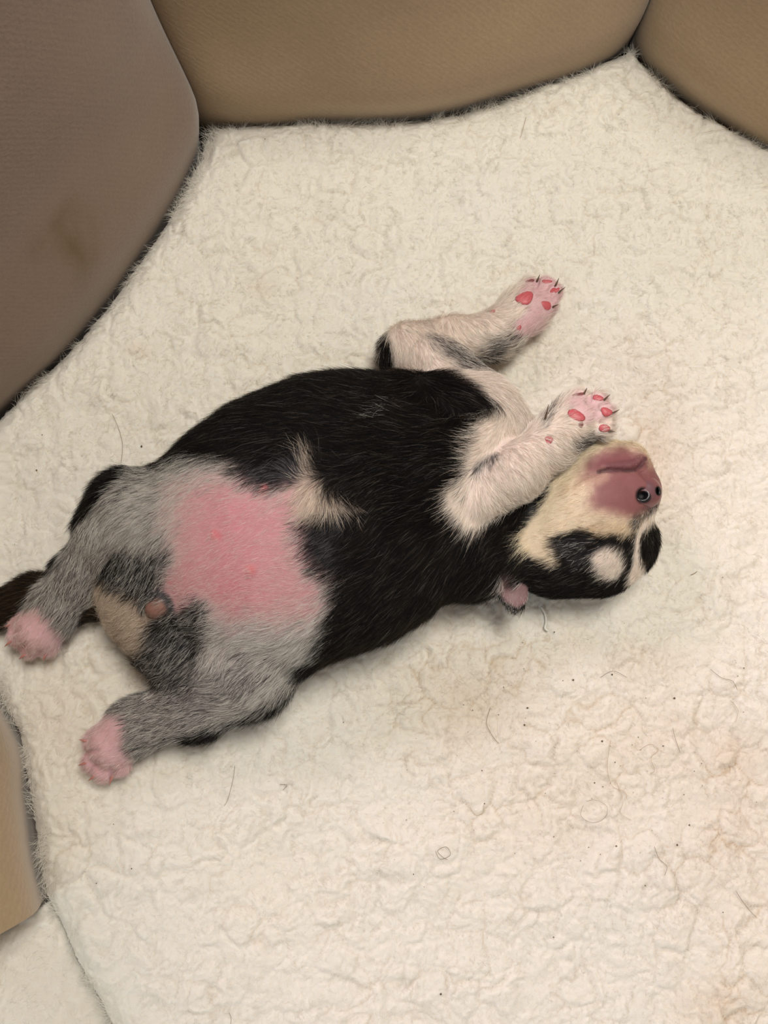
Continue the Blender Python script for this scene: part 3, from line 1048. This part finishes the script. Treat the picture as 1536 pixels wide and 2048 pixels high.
DV, DF = dome()
for (px, py, rx, ry, ang, g), c in zip(PADS, pad_pos):
    n = body_normal(c)
    a = math.radians(ang)
    ex = np.array([math.cos(a), -math.sin(a), 0]); ex -= n * (ex @ n); ex /= np.linalg.norm(ex)
    ey = np.cross(n, ex)
    s = depth(c) / F
    v = DV.copy()
    v[:, 0] *= 1 + .18 * v[:, 1]
    wob = 1 + .07 * np.sin(3 * np.arctan2(v[:, 1], v[:, 0]) + px)
    V = c + np.outer(v[:, 0] * rx * s * wob, ex) + np.outer(v[:, 1] * ry * s * wob, ey) + np.outer((v[:, 2] - .25) * min(rx, ry) * s * .34, n)
    dark = (px, py) in ((1157, 789), (1060, 562), (1162, 850))
    mesh_ob('paw_pad', V, DF, m_padd if dark else m_pad, pup, base_p)

CLAWS = [  # base px, tip px, rise mm at the tip, pale
    ((1075, 560), (1080, 549), 3, 0, FA), ((1112, 569), (1118, 556), 3, 0, FA), ((1119, 585), (1131, 574), 4, 0, FA), ((1107, 614), (1117, 609), 3, 0, FA),
    ((1168, 787), (1174, 776), 3, 0, FB), ((1209, 799), (1220, 789), 3, 0, FB), ((1225, 827), (1239, 819), 3, 0, FB), ((1217, 862), (1230, 863), 2, 0, FB), ((1088, 836), (1097, 809), 9, 0, FB),
    ((24, 1248), (8, 1254), 0, 1, HA), ((22, 1282), (9, 1294), -1, 1, HA), ((50, 1309), (38, 1319), -1, 1, HA), ((92, 1308), (86, 1322), -1, 1, HA),
    ((174, 1482), (158, 1479), 0, 1, HB), ((172, 1526), (156, 1531), -1, 1, HB), ((190, 1552), (176, 1562), -1, 1, HB), ((224, 1554), (219, 1571), -1, 1, HB)]
for (b, tp, rise, pale, g) in CLAWS:
    a0 = surf(b[0], b[1], G[g])[0]
    h0 = (a0[2] - H0) * 1000
    h1 = h0 + rise - 1.0
    e0 = P(tp[0], tp[1], max(h1, 1.0))
    inn = a0 + (a0 - e0) * .35 + np.array([0, 0, -.0012])
    n = 7; m = 6
    V = []
    side = np.cross(e0 - inn, (0, 0, 1)); side /= np.linalg.norm(side) + 1e-12
    up = np.cross(side, e0 - inn); up /= np.linalg.norm(up)
    for i in range(m):
        t_ = i / (m - 1)
        c = inn * (1 - t_) + e0 * t_ + up * math.sin(math.pi * t_) * np.linalg.norm(e0 - inn) * .16
        r = .00052 * (1 - t_ ** 1.8 * .85)
        for k in range(n):
            an = 2 * math.pi * k / n
            V.append(c + side * math.cos(an) * r + up * math.sin(an) * r * 1.2)
    Fc = [(i * n + k, i * n + (k + 1) % n, (i + 1) * n + (k + 1) % n, (i + 1) * n + k) for i in range(m - 1) for k in range(n)]
    Fc += [tuple(range(n))[::-1], tuple((m - 1) * n + k for k in range(n))]
    mesh_ob('claw', V, Fc, m_clawp if pale else m_claw, pup, base_p)


def nose():
    """nose leather with two nostrils, as its own small surface"""
    h = .00030
    c = nose_c
    v = c - CAM; v /= np.linalg.norm(v)
    right = np.array([1, 0, 0]); up = np.array([0, 1, 0.])
    lo = c - .0105; n = 71
    g = np.stack(np.meshgrid(*[lo[k] + h * np.arange(n) for k in range(3)], indexing='ij'), -1)
    def E(ctr, r, R=np.eye(3)):
        q_ = (g - ctr) @ R.T
        k0 = np.sqrt(((q_ / r) ** 2).sum(-1)); k1 = np.sqrt(((q_ / np.array(r) ** 2) ** 2).sum(-1)) + 1e-9
        return k0 * (k0 - 1) / k1
    vv = c - CAM; vv /= np.linalg.norm(vv)
    on = lambda px, py, dep=0.: NOSV[(px, py)] + vv * dep
    d = E(on(1292, 984, .0043), (.0054, .0060, .0045))
    d = smin(d, E(on(1285, 995, .0014), (.0034, .0026, .0020)), .0020)          # wing of the near nostril
    d = smin(d, E(on(1308, 987, .0024), (.0017, .0028, .0022)), .0020)
    n1 = on(1285, 990, -.0002); n2 = on(1311, 984, .0)
    d = smax(d, -E(n1, (.0018, .0015, .0036)), .0006)
    d = smax(d, -E(n1 + np.array([-.0013, .0008, 0]), (.0013, .0011, .0026)), .0006)
    d = smax(d, -E(n2, (.0008, .0017, .0030)), .0006)
    V, Fq = surface_nets(d, lo, h)
    V = relax(V, Fq, 4)
    rd = np.linalg.norm((V - on(1293, 983))[:, :2], axis=1)
    ed = sstep(.0030, .0052, rd)[:, None]
    cl = np.array([.150, .068, .078]) * (1 - ed) + np.array([.225, .085, .088]) * ed
    q1 = (V - n1 - np.array([.0006, -.0007, 0])) / np.array([1.15, 1, 7])
    q2 = (V - n2 - np.array([.0004, 0, 0])) / np.array([1, 1.2, 7])
    a = np.maximum(sstep(.0025, .0018, np.linalg.norm(q1, axis=1)), sstep(.0018, .0012, np.linalg.norm(q2, axis=1)))[:, None]
    cl = cl * (1 - a) + np.array([.011, .011, .013]) * a
    b = sstep(.0018, .0008, np.linalg.norm(V - (n1 + np.array([-.0013, .0010, -.0008])), axis=1))[:, None] * .7
    cl = cl * (1 - b) + np.array([.16, .012, .02]) * b
    m = material('nose_leather', rough=.32, attr='coat', spec=.5)
    o = mesh_ob('nose', V, Fq, m, pup, base_p)
    vcol(o, 'coat', cl)


nose()

# ------------------------------------------------------------------ fleece cushion
EDGE = LEFT[:-1] + [(-215, 1042)] + LEFT2[1:] + [(112, 1945), (172, 2050), (260, 2200), (420, 2380), (900, 2480), (1400, 2380)] + RIGHT3[::-1] + RIGHT2[::-1][1:] + RIGHT[::-1][1:] + REAR[::-1][1:-1]
EDGEW = np.array([P(x, y, 15)[:2] for x, y in EDGE])


def worley(x, y, cell, seed):
    X_, Y_ = x / cell, y / cell
    ix, iy = np.floor(X_).astype(np.int64), np.floor(Y_).astype(np.int64)
    f1 = np.full(x.shape, 9.0); f2 = np.full(x.shape, 9.0); idv = np.zeros(x.shape)
    z0 = np.zeros_like(ix)
    for a in (-1, 0, 1):
        for b in (-1, 0, 1):
            jx, jy = ix + a, iy + b
            px_ = jx + .1 + .8 * _hash(jx, jy, z0, seed); py_ = jy + .1 + .8 * _hash(jx, jy, z0, seed + 1)
            d = (px_ - X_) ** 2 + (py_ - Y_) ** 2
            lt = d < f1
            f2 = np.where(lt, f1, np.minimum(f2, d))
            idv = np.where(lt, _hash(jx, jy, z0, seed + 2), idv)
            f1 = np.where(lt, d, f1)
    return np.sqrt(f1), np.sqrt(f2), idv


def pnoise2(x, y, seed):
    """gradient noise, about -1..1"""
    ix, iy = np.floor(x).astype(np.int64), np.floor(y).astype(np.int64)
    fx_, fy_ = x - ix, y - iy
    u_ = fx_ ** 3 * (fx_ * (fx_ * 6 - 15) + 10); v_ = fy_ ** 3 * (fy_ * (fy_ * 6 - 15) + 10)
    z0 = np.zeros_like(ix)
    r = 0
    for a in (0, 1):
        for b in (0, 1):
            th = _hash(ix + a, iy + b, z0, seed) * 2 * math.pi
            g_ = np.cos(th) * (fx_ - a) + np.sin(th) * (fy_ - b)
            r = r + g_ * (u_ if a else 1 - u_) * (v_ if b else 1 - v_)
    return r * 1.5


def fleece_field(x, y, seed=0):
    """tufts of the pile; returns height in m and how deep in a crease a point lies"""
    X_, Y_ = x * 1000, y * 1000
    wx = pnoise2(X_ / 11, Y_ / 11, 51 + seed) * 4.5 + pnoise2(X_ / 4, Y_ / 4, 53 + seed) * 1.1 + pnoise2(X_ / 1.7, Y_ / 1.7, 55 + seed) * .5
    wy = pnoise2(X_ / 11, Y_ / 11, 52 + seed) * 4.5 + pnoise2(X_ / 4, Y_ / 4, 54 + seed) * 1.1 + pnoise2(X_ / 1.7, Y_ / 1.7, 56 + seed) * .5
    a1, a2, ai = worley(X_ + wx, Y_ + wy, 12.5, 60 + seed)
    b1, b2, bi = worley(X_ + wx * .8 + 31, Y_ + wy * .8 + 17, 6.4, 70 + seed)
    c1, c2, ci = worley(X_ + wx * .6 + 7, Y_ + wy * .6 + 53, 2.7, 80 + seed)
    ea, eb, ec = a2 - a1, b2 - b1, c2 - c1
    sp = sstep(-.35, .5, pnoise2(X_ / 24, Y_ / 24, 57 + seed))
    sb = sstep(-.4, .5, pnoise2(X_ / 15, Y_ / 15, 58 + seed))
    dome_ = lambda e_, w_: 1 - np.clip(1 - e_ / w_, 0, 1) ** 2
    h = 1.0 * dome_(ea, .75) * (.45 + .55 * sp) + .75 * dome_(eb, .8) * (.4 + .6 * sb) + .32 * dome_(ec, .8)
    h += .9 * (ai - .5) * sstep(0, .35, ea) + .45 * (bi - .5) * sstep(0, .35, eb)
    h += pnoise2(X_ / 60, Y_ / 60, 59 + seed) * 1.6 + pnoise2(X_ / 27, Y_ / 27, 61 + seed) * 1.0
    h += pnoise2(X_ / 1.3, Y_ / 1.3, 62 + seed) * .10
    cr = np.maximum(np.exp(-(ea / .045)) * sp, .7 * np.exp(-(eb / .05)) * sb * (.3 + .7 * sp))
    return (h * 1.2 - 1.8) * .001, cr


lo = EDGEW.min(0) - .004; hi = EDGEW.max(0) + .004
vis_lo = P(-60, 2110)[:2]; vis_hi = P(1600, -60)[:2]
GS = .00062


def axis_coords(a, b, va, vb):
    """fine spacing where the photograph shows the fleece, coarser outside"""
    c = []
    if a < va: c.append(np.arange(a, va, .0022))
    c.append(np.arange(max(a, va), min(b, vb), GS))
    if b > vb: c.append(np.arange(min(b, vb), b, .0022))
    return np.concatenate(c)


gx = axis_coords(lo[0], hi[0], vis_lo[0], vis_hi[0]); gy = axis_coords(lo[1], hi[1], vis_lo[1], vis_hi[1])
XX, YY = np.meshgrid(gx, gy, indexing='ij')
xy = np.stack([XX.ravel(), YY.ravel()], 1)
# distance to the cushion edge, on a coarse grid
cx = np.linspace(lo[0], hi[0], 220); cy = np.linspace(lo[1], hi[1], 260)
cg = np.stack(np.meshgrid(cx, cy, indexing='ij'), -1).reshape(-1, 2)
csd = poly_sd(cg, EDGEW).reshape(220, 260)


def lerp2(grid, x, y, x0, y0, dx, dy):
    a = np.clip((x - x0) / dx, 0, grid.shape[0] - 1.001); b = np.clip((y - y0) / dy, 0, grid.shape[1] - 1.001)
    i, j = a.astype(int), b.astype(int)
    f, g = a - i, b - j
    return grid[i, j] * (1 - f) * (1 - g) + grid[i + 1, j] * f * (1 - g) + grid[i, j + 1] * (1 - f) * g + grid[i + 1, j + 1] * f * g


def edge_d(x, y):
    return lerp2(csd, x, y, cx[0], cy[0], cx[1] - cx[0], cy[1] - cy[0])


# hollow pressed by the puppy
hol = np.full(dims[:2], .05)
for k in range(dims[2]):
    z = glo[2] + VS * k - H0
    if z > .03: break
    hol = np.minimum(hol, z + 2.0 * np.maximum(tot[:, :, k], 0) + np.where(tot[:, :, k] > .5, 1, 0))


def fleece_z(x, y):
    h, cr = fleece_field(x, y)
    e = edge_d(x, y)
    roll = np.clip(1 - e / .010, 0, 1.3)
    h = h - .006 * roll ** 2.2
    inb = (x > glo[0]) & (x < glo[0] + VS * (dims[0] - 1)) & (y > glo[1]) & (y < glo[1] + VS * (dims[1] - 1))
    hh = np.where(inb, lerp2(hol, x, y, glo[0], glo[1], VS, VS), .05) - .0006
    h = smin(h, hh, .0025)
    h = np.minimum(h, hh)
    return H0 + h, cr, e


FZ, FCR, FE = fleece_z(xy[:, 0], xy[:, 1])
keep = FE > np.where(xy[:, 1] < P(768, 2140)[1], -.006, -.0015)
nx, ny = len(gx), len(gy)
ii = np.arange(nx * ny).reshape(nx, ny)
quads = np.stack([ii[:-1, :-1].ravel(), ii[1:, :-1].ravel(), ii[1:, 1:].ravel(), ii[:-1, 1:].ravel()], 1)
quads = quads[keep[quads].all(1)]
used = np.unique(quads)
remap = np.full(nx * ny, -1); remap[used] = np.arange(len(used))
FVx = np.stack([xy[used, 0], xy[used, 1], FZ[used]], 1)
quads = remap[quads]

STAINS = [  # px, py, rx, ry, strength: soiled areas of the fleece
    (930, 1400, 170, 110, .55), (1010, 1330, 160, 60, .35), (1330, 1480, 170, 130, .40), (1480, 1520, 90, 70, .6), (1290, 1330, 120, 50, .35), (900, 1450, 60, 60, .45), (1140, 1580, 260, 150, .30), (1450, 1650, 150, 200, .35),
    (1310, 900, 60, 150, .40), (1180, 700, 140, 90, .12), (860, 1230, 120, 60, .35), (330, 1330, 50, 40, .35), (275, 700, 25, 20, .3), (520, 575, 30, 25, .35), (100, 1450, 80, 120, .25), (1440, 2010, 80, 60, .5), (1000, 1300, 60, 30, .3), (1150, 1290, 60, 40, .3)]


def fleece_colour(x, y, cr, seed=0):
    n = len(x)
    X_, Y_ = x * 1000, y * 1000
    c = np.tile(np.array([.81, .77, .685]), (n, 1))
    t_ = vnoise2(X_ / 45, Y_ / 45, 81 + seed)[:, None] * .5 + .5
    c = c * (1 - t_ * .5) + np.array([.82, .795, .75]) * t_ * .5
    dirt = np.zeros(n)
    for (px, py, rx, ry, s) in STAINS:
        w = P(px, py, 0)
        q_ = ((x - w[0]) / (rx * SC)) ** 2 + ((y - w[1]) / (ry * SC)) ** 2
        dirt = np.maximum(dirt, s * np.exp(-q_ * 1.1))
    dirt *= .65 + .7 * np.clip(vnoise2(X_ / 9, Y_ / 9, 82 + seed) * .5 + .5, 0, 1)
    k = np.clip(dirt * .55, 0, 1)[:, None]
    c = c * (1 - k) + np.array([.60, .42, .26]) * k
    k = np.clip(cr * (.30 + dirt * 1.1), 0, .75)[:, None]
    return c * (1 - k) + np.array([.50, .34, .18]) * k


m_fl = material('white_fleece', rough=.95, attr='wool', spec=.05, sheen=.2, sss=.6, sss_r=(.0022, .0019, .0015))
tcb = node(m_fl, 'ShaderNodeTexCoord')
nb = node(m_fl, 'ShaderNodeTexNoise'); nb.inputs['Scale'].default_value = 900; nb.inputs['Detail'].default_value = 4; nb.inputs['Distortion'].default_value = 1.5
bpn = node(m_fl, 'ShaderNodeBump'); bpn.inputs['Strength'].default_value = .35; bpn.inputs['Distance'].default_value = .0006
link(m_fl, tcb.outputs['Object'], nb.inputs['Vector']); link(m_fl, nb.outputs['Fac'], bpn.inputs['Height'])
link(m_fl, bpn.outputs['Normal'], m_fl.node_tree.nodes['Principled BSDF'].inputs['Normal'])

# underside and rim close the cushion
rim = []
E3 = EDGEW
nE = len(E3)
cush = mesh_ob('fleece_cushion', FVx, quads, m_fl, base=(0, 0, 0.002))
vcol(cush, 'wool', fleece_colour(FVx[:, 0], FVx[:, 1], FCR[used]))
tag(cush, 'white sherpa fleece cushion with tan stains lying under the puppy', 'cushion')
m_un = material('cushion_lining', (.62, .55, .44), .9)
Vb = [(p[0], p[1], z) for z in (.004, .030, .0495) for p in E3]
Fb = [(k * nE + i, k * nE + (i + 1) % nE, (k + 1) * nE + (i + 1) % nE, (k + 1) * nE + i) for k in range(2) for i in range(nE)] + [tuple(range(nE))]
mesh_ob('cushion_base', Vb, Fb, m_un, cush, base=(0, 0, 0.002))

# fuzz standing off the tufts
def fuzz(n, x, y, zf, nrm, seed, colour, lmm=(1.4, 3.4), scale=1.0):
    k = 5
    X_, Y_ = x * 1000, y * 1000
    th = vnoise2(X_ / 14, Y_ / 14, 91 + seed) * 5 + vnoise2(X_ / 4, Y_ / 4, 92 + seed) * 2.5 + rng.normal(0, .5, n)
    lf = np.clip(.35 + rng.normal(0, .25, n), .05, 1.2)
    d = np.stack([np.cos(th) * np.cos(lf), np.sin(th) * np.cos(lf), np.sin(lf)], 1) + nrm * .15
    L = rng.uniform(*lmm, n) * .001 * scale
    cu = rng.normal(0, .6, (n, 3)); cu[:, 2] = -np.abs(cu[:, 2]) * .6
    t_ = np.linspace(0, 1, k)
    b = np.stack([x, y, zf - .0004], 1)
    p_ = b[:, None] + L[:, None, None] * (t_[None, :, None] * d[:, None] + (t_ ** 2)[None, :, None] * cu[:, None] * .7)
    r_ = np.tile(np.array([.036, .036, .034, .026, .010]) * .001, (n, 1))
    return p_, r_


NF = 300000
fx = rng.uniform(max(lo[0], vis_lo[0]), min(hi[0], vis_hi[0]), NF); fy = rng.uniform(max(lo[1], vis_lo[1]), min(hi[1], vis_hi[1]), NF)
# thicker along the edges that meet the walls
e_ = edge_d(fx, fy)
ok = e_ > -.001
fx, fy = fx[ok], fy[ok]
fzv, fcr, _ = fleece_z(fx, fy)
inb = (fx > glo[0]) & (fx < glo[0] + VS * (dims[0] - 1)) & (fy > glo[1]) & (fy < glo[1] + VS * (dims[1] - 1))
hv = np.where(inb, lerp2(hol, fx, fy, glo[0], glo[1], VS, VS), .05)
ok = hv > .0015
fx, fy, fzv, fcr = fx[ok], fy[ok], fzv[ok], fcr[ok]
p_, r_ = fuzz(len(fx), fx, fy, fzv, np.zeros((len(fx), 3)), 0, None, scale=1 + 1.1 * sstep(.007, .001, edge_d(fx, fy)))
m_fz = material('fleece_fibre', rough=.9, attr='tint', spec=.05)
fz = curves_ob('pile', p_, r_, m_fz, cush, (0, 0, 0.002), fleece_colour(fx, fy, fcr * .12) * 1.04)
fz['kind'] = 'stuff'

stain_attr(po, pv)

# ------------------------------------------------------------------ the fleece-covered entrance lip, lower left
LIP = [(58, 1832), (112, 1942), (172, 2048), (262, 2205), (420, 2385), (900, 2482), (1400, 2382), (1632, 2128)]
def entrance_lip():
    base = smooth_poly(np.array([P(x, y, 6)[:2] for x, y in LIP]), 30, closed=False)
    tg = np.gradient(base, axis=0); tg /= np.linalg.norm(tg, axis=1)[:, None]
    nr = np.stack([tg[:, 1], -tg[:, 0]], 1)
    nr = np.array([out_normal(t_, b_) for t_, b_ in zip(tg, base)])
    w = np.linspace(0, 1, 90)
    off = .055 * w - .002
    zz = H0 - .012 + .032 * np.sin(np.clip(w * 1.15, 0, 1) * math.pi / 2) ** .8
    V = []
    s_ = np.concatenate([[0], np.cumsum(np.linalg.norm(np.diff(base, axis=0), axis=1))])
    for i in range(len(base)):
        e = min(1, s_[i] / .03)
        sh = math.sqrt(max(0, 1 - (1 - e) ** 2))
        x = base[i, 0] + nr[i, 0] * off; y = base[i, 1] + nr[i, 1] * off
        V.append(np.stack([x, y, H0 - .012 + (zz - H0 + .012) * (.25 + .75 * sh)], 1))
    V = np.concatenate(V)
    h, cr = fleece_field(V[:, 0], V[:, 1], 7)
    V[:, 2] += h * 1.1
    k = len(w)
    n0 = len(V)
    Fc = [(i * k + j, (i + 1) * k + j, (i + 1) * k + j + 1, i * k + j + 1) for i in range(len(base) - 1) for j in range(k - 1)]
    # outer and end walls down to the floor
    loop = [i * k + k - 1 for i in range(len(base))]
    endl = [j for j in range(k)]
    endr = [(len(base) - 1) * k + j for j in range(k)]
    bd = endl[::-1] + [i * k for i in range(1, len(base))] + endr[1:] + loop[::-1][1:-1]
    low = [(V[q_][0], V[q_][1], 0.0) for q_ in bd]
    Vall = np.concatenate([V, np.array(low)])
    m_ = len(bd)
    Fc += [(bd[i], n0 + i, n0 + (i + 1) % m_, bd[(i + 1) % m_]) for i in range(m_)]
    o = mesh_ob('entrance_lip', Vall, Fc, m_fl, bed)
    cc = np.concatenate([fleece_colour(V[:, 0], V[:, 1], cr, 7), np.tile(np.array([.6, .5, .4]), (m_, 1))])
    vcol(o, 'wool', cc)
    o['label'] = 'low white fleece entrance lip'
    # fuzz
    nf = 9000
    ids = rng.integers(0, n0, nf)
    b = V[ids]
    p2, r2 = fuzz(nf, b[:, 0], b[:, 1], b[:, 2], np.tile(np.array([nr.mean(0)[0], nr.mean(0)[1], 0]) * -1, (nf, 1)), 9, None)
    z_ = curves_ob('pile', p2, r2, m_fz, o, None, cc[ids])
    z_['kind'] = 'stuff'


entrance_lip()

# ------------------------------------------------------------------ shed hairs, specks, thread
def zat(px, py):
    w = P(px, py, 0)
    z, _, _ = fleece_z(np.array([w[0]]), np.array([w[1]]))
    return w[0], w[1], z[0]


def strand(name, px_line, r_mm, mat, label, cat, group=None):
    pl = smooth_poly(px_line, 6, closed=False)
    pts = []
    for x, y in pl:
        a, b, z = zat(x, y)
        pts.append((a, b, max(z + .0010, H0 - .0015)))
    pts = np.array(pts)
    pts[:, 2] = np.convolve(np.pad(pts[:, 2], 3, mode='edge'), np.ones(7) / 7, 'valid') + .0004
    base = pts[0].copy()
    n = 5
    V, Fc = [], []
    tg = np.gradient(pts, axis=0)
    for i, p0 in enumerate(pts):
        s = np.cross(tg[i], (0, 0, 1)); s /= np.linalg.norm(s) + 1e-12
        u_ = np.cross(s, tg[i]); u_ /= np.linalg.norm(u_) + 1e-12
        r = r_mm * .001 * (1 if 0 < i < len(pts) - 1 else .4)
        for k in range(n):
            an = 2 * math.pi * k / n
            V.append(p0 + s * r * math.cos(an) + u_ * r * math.sin(an))
    m_ = len(pts)
    Fc = [(i * n + k, i * n + (k + 1) % n, (i + 1) * n + (k + 1) % n, (i + 1) * n + k) for i in range(m_ - 1) for k in range(n)]
    Fc += [tuple(range(n))[::-1], tuple((m_ - 1) * n + k for k in range(n))]
    o = mesh_ob(name, V, Fc, mat, base=base)
    return tag(o, label, cat, group)


m_sh = material('shed_hair_dark', (.22, .15, .09), .5)
m_shp = material('shed_hair_pale', (.45, .33, .21), .5)
SHED = [
    ([(224, 826), (238, 858), (246, 890), (244, 928)], .07, 0, 'long fine hair curving above the raised hind leg'),
    ([(981, 1415), (973, 1445), (984, 1470), (998, 1488)], .09, 0, 'dark kinked hair on tan stained fleece below the black flank'),
    ([(1220, 1480), (1213, 1530), (1222, 1570), (1248, 1583), (1252, 1598)], .07, 1, 'long straight pale hair ending in a hook on the fleece'),
    ([(1167, 1610), (1162, 1632), (1185, 1645), (1208, 1635), (1212, 1612), (1190, 1600), (1172, 1603)], .055, 0, 'brown hair looped into an open ring on the fleece'),
    ([(1278, 1500), (1300, 1488), (1315, 1500), (1300, 1515), (1308, 1540), (1300, 1546)], .07, 1, 'pale curly hair with a narrow loop on stained fleece'),
    ([(1345, 1455), (1350, 1480), (1358, 1505)], .08, 0, 'short dark bent hair lying upright near the right stain'),
    ([(1420, 1338), (1440, 1355), (1462, 1362), (1472, 1380)], .08, 0, 'short brown hair on bright fleece right of the stain'),
    ([(1305, 1690), (1315, 1715), (1330, 1730), (1325, 1748)], .08, 0, 'brown wavy hair on fleece below the ringed hair'),
    ([(870, 1700), (880, 1716), (900, 1708), (892, 1692), (875, 1700), (885, 1712), (895, 1718)], .08, 0, 'small tangled hair knot on clean lower fleece'),
    ([(940, 1615), (952, 1630), (966, 1625), (967, 1608)], .07, 1, 'short U shaped pale hair on cream fleece'),
    ([(1200, 1355), (1225, 1342), (1252, 1355)], .08, 0, 'arched brown hair on tan fleece below the head'),
    ([(470, 1530), (466, 1560), (456, 1598), (448, 1612)], .07, 0, 'long dark hair beside the lower hind paw'),
    ([(1470, 1780), (1490, 1810), (1512, 1835)], .08, 0, 'slanted dark hair near the lower right edge'),
    ([(560, 1568), (574, 1570), (566, 1580)], .09, 0, 'tiny dark forked hair below the lower hind leg'),
    ([(1380, 1150), (1388, 1147), (1393, 1143)], .12, 0, 'short brown fibre right of the puppy head'),
    ([(1052, 235), (1046, 258), (1040, 278)], .10, 1, 'short tan fibre on fleece near the rear panel'),
    ([(1400, 270), (1440, 262), (1480, 248), (1536, 240)], .07, 1, 'long pale hair on fleece below the right panel'),
    ([(1230, 1560), (1245, 1600), (1240, 1625), (1262, 1640)], .06, 1, 'wavy thin hair between ringed hair and curly hair'),
    ([(1460, 1400), (1475, 1420), (1470, 1445)], .07, 1, 'short curved hair on bright fleece above the right stain'),
    ([(458, 2025), (462, 2035), (462, 2048)], .07, 0, 'short dark hair at the lower picture edge'),
]
for ln_, r, pale, lab in SHED:
    strand('shed_hair', ln_, r, m_shp if pale else m_sh, lab, 'hair', 'shed hairs on the fleece')
m_th = material('white_thread', (.80, .78, .72), .6)
strand('loose_thread', [(1082, 1212), (1090, 1228), (1092, 1245), (1090, 1256), (1097, 1262)], .45, m_th, 'loose white fleece yarn end just below the puppy ear', 'thread')

# dirt specks, too small to count
spk = []
SPX = [(530, 276), (283, 893), (72, 940), (25, 1087), (83, 869), (1109, 1264), (1055, 1416), (1204, 1482), (1190, 1566), (1224, 1349), (1147, 1360), (1349, 1397), (1488, 1336), (1326, 1492), (228, 1648), (265, 1736), (193, 1766), (84, 1842), (827, 1747), (882, 1989), (1446, 1825),
       (1380, 1651), (908, 1623), (1230, 1690), (1354, 1690), (1200, 1708), (1108, 1876), (1290, 1770), (1475, 1352), (1050, 1450)]
for i in range(70):
    SPX.append((random.gauss(1150, 230), random.gauss(1500, 170)))
V, Fc = [], []
for i, (x, y) in enumerate(SPX):
    if not (0 < x < 1536 and 0 < y < 2048): continue
    a, b, z = zat(x, y)
    r = (.00030 if i < 30 else .00016) * random.uniform(.7, 1.4)
    o0 = len(V)
    for s in ((1, 0, 0), (-1, 0, 0), (0, 1, 0), (0, -1, 0), (0, 0, .7), (0, 0, -.7)):
        V.append((a + s[0] * r * random.uniform(.7, 1.5), b + s[1] * r * random.uniform(.7, 1.5), z + .0005 + s[2] * r))
    for f in ((0, 2, 4), (2, 1, 4), (1, 3, 4), (3, 0, 4), (2, 0, 5), (1, 2, 5), (3, 1, 5), (0, 3, 5)):
        Fc.append(tuple(o0 + k for k in f))
m_sp = material('dirt', (.12, .08, .05), .8)
sp = mesh_ob('dirt_specks', V, Fc, m_sp)
tag(sp, 'tiny dark dirt specks scattered over the white fleece', 'dirt', kind='stuff')
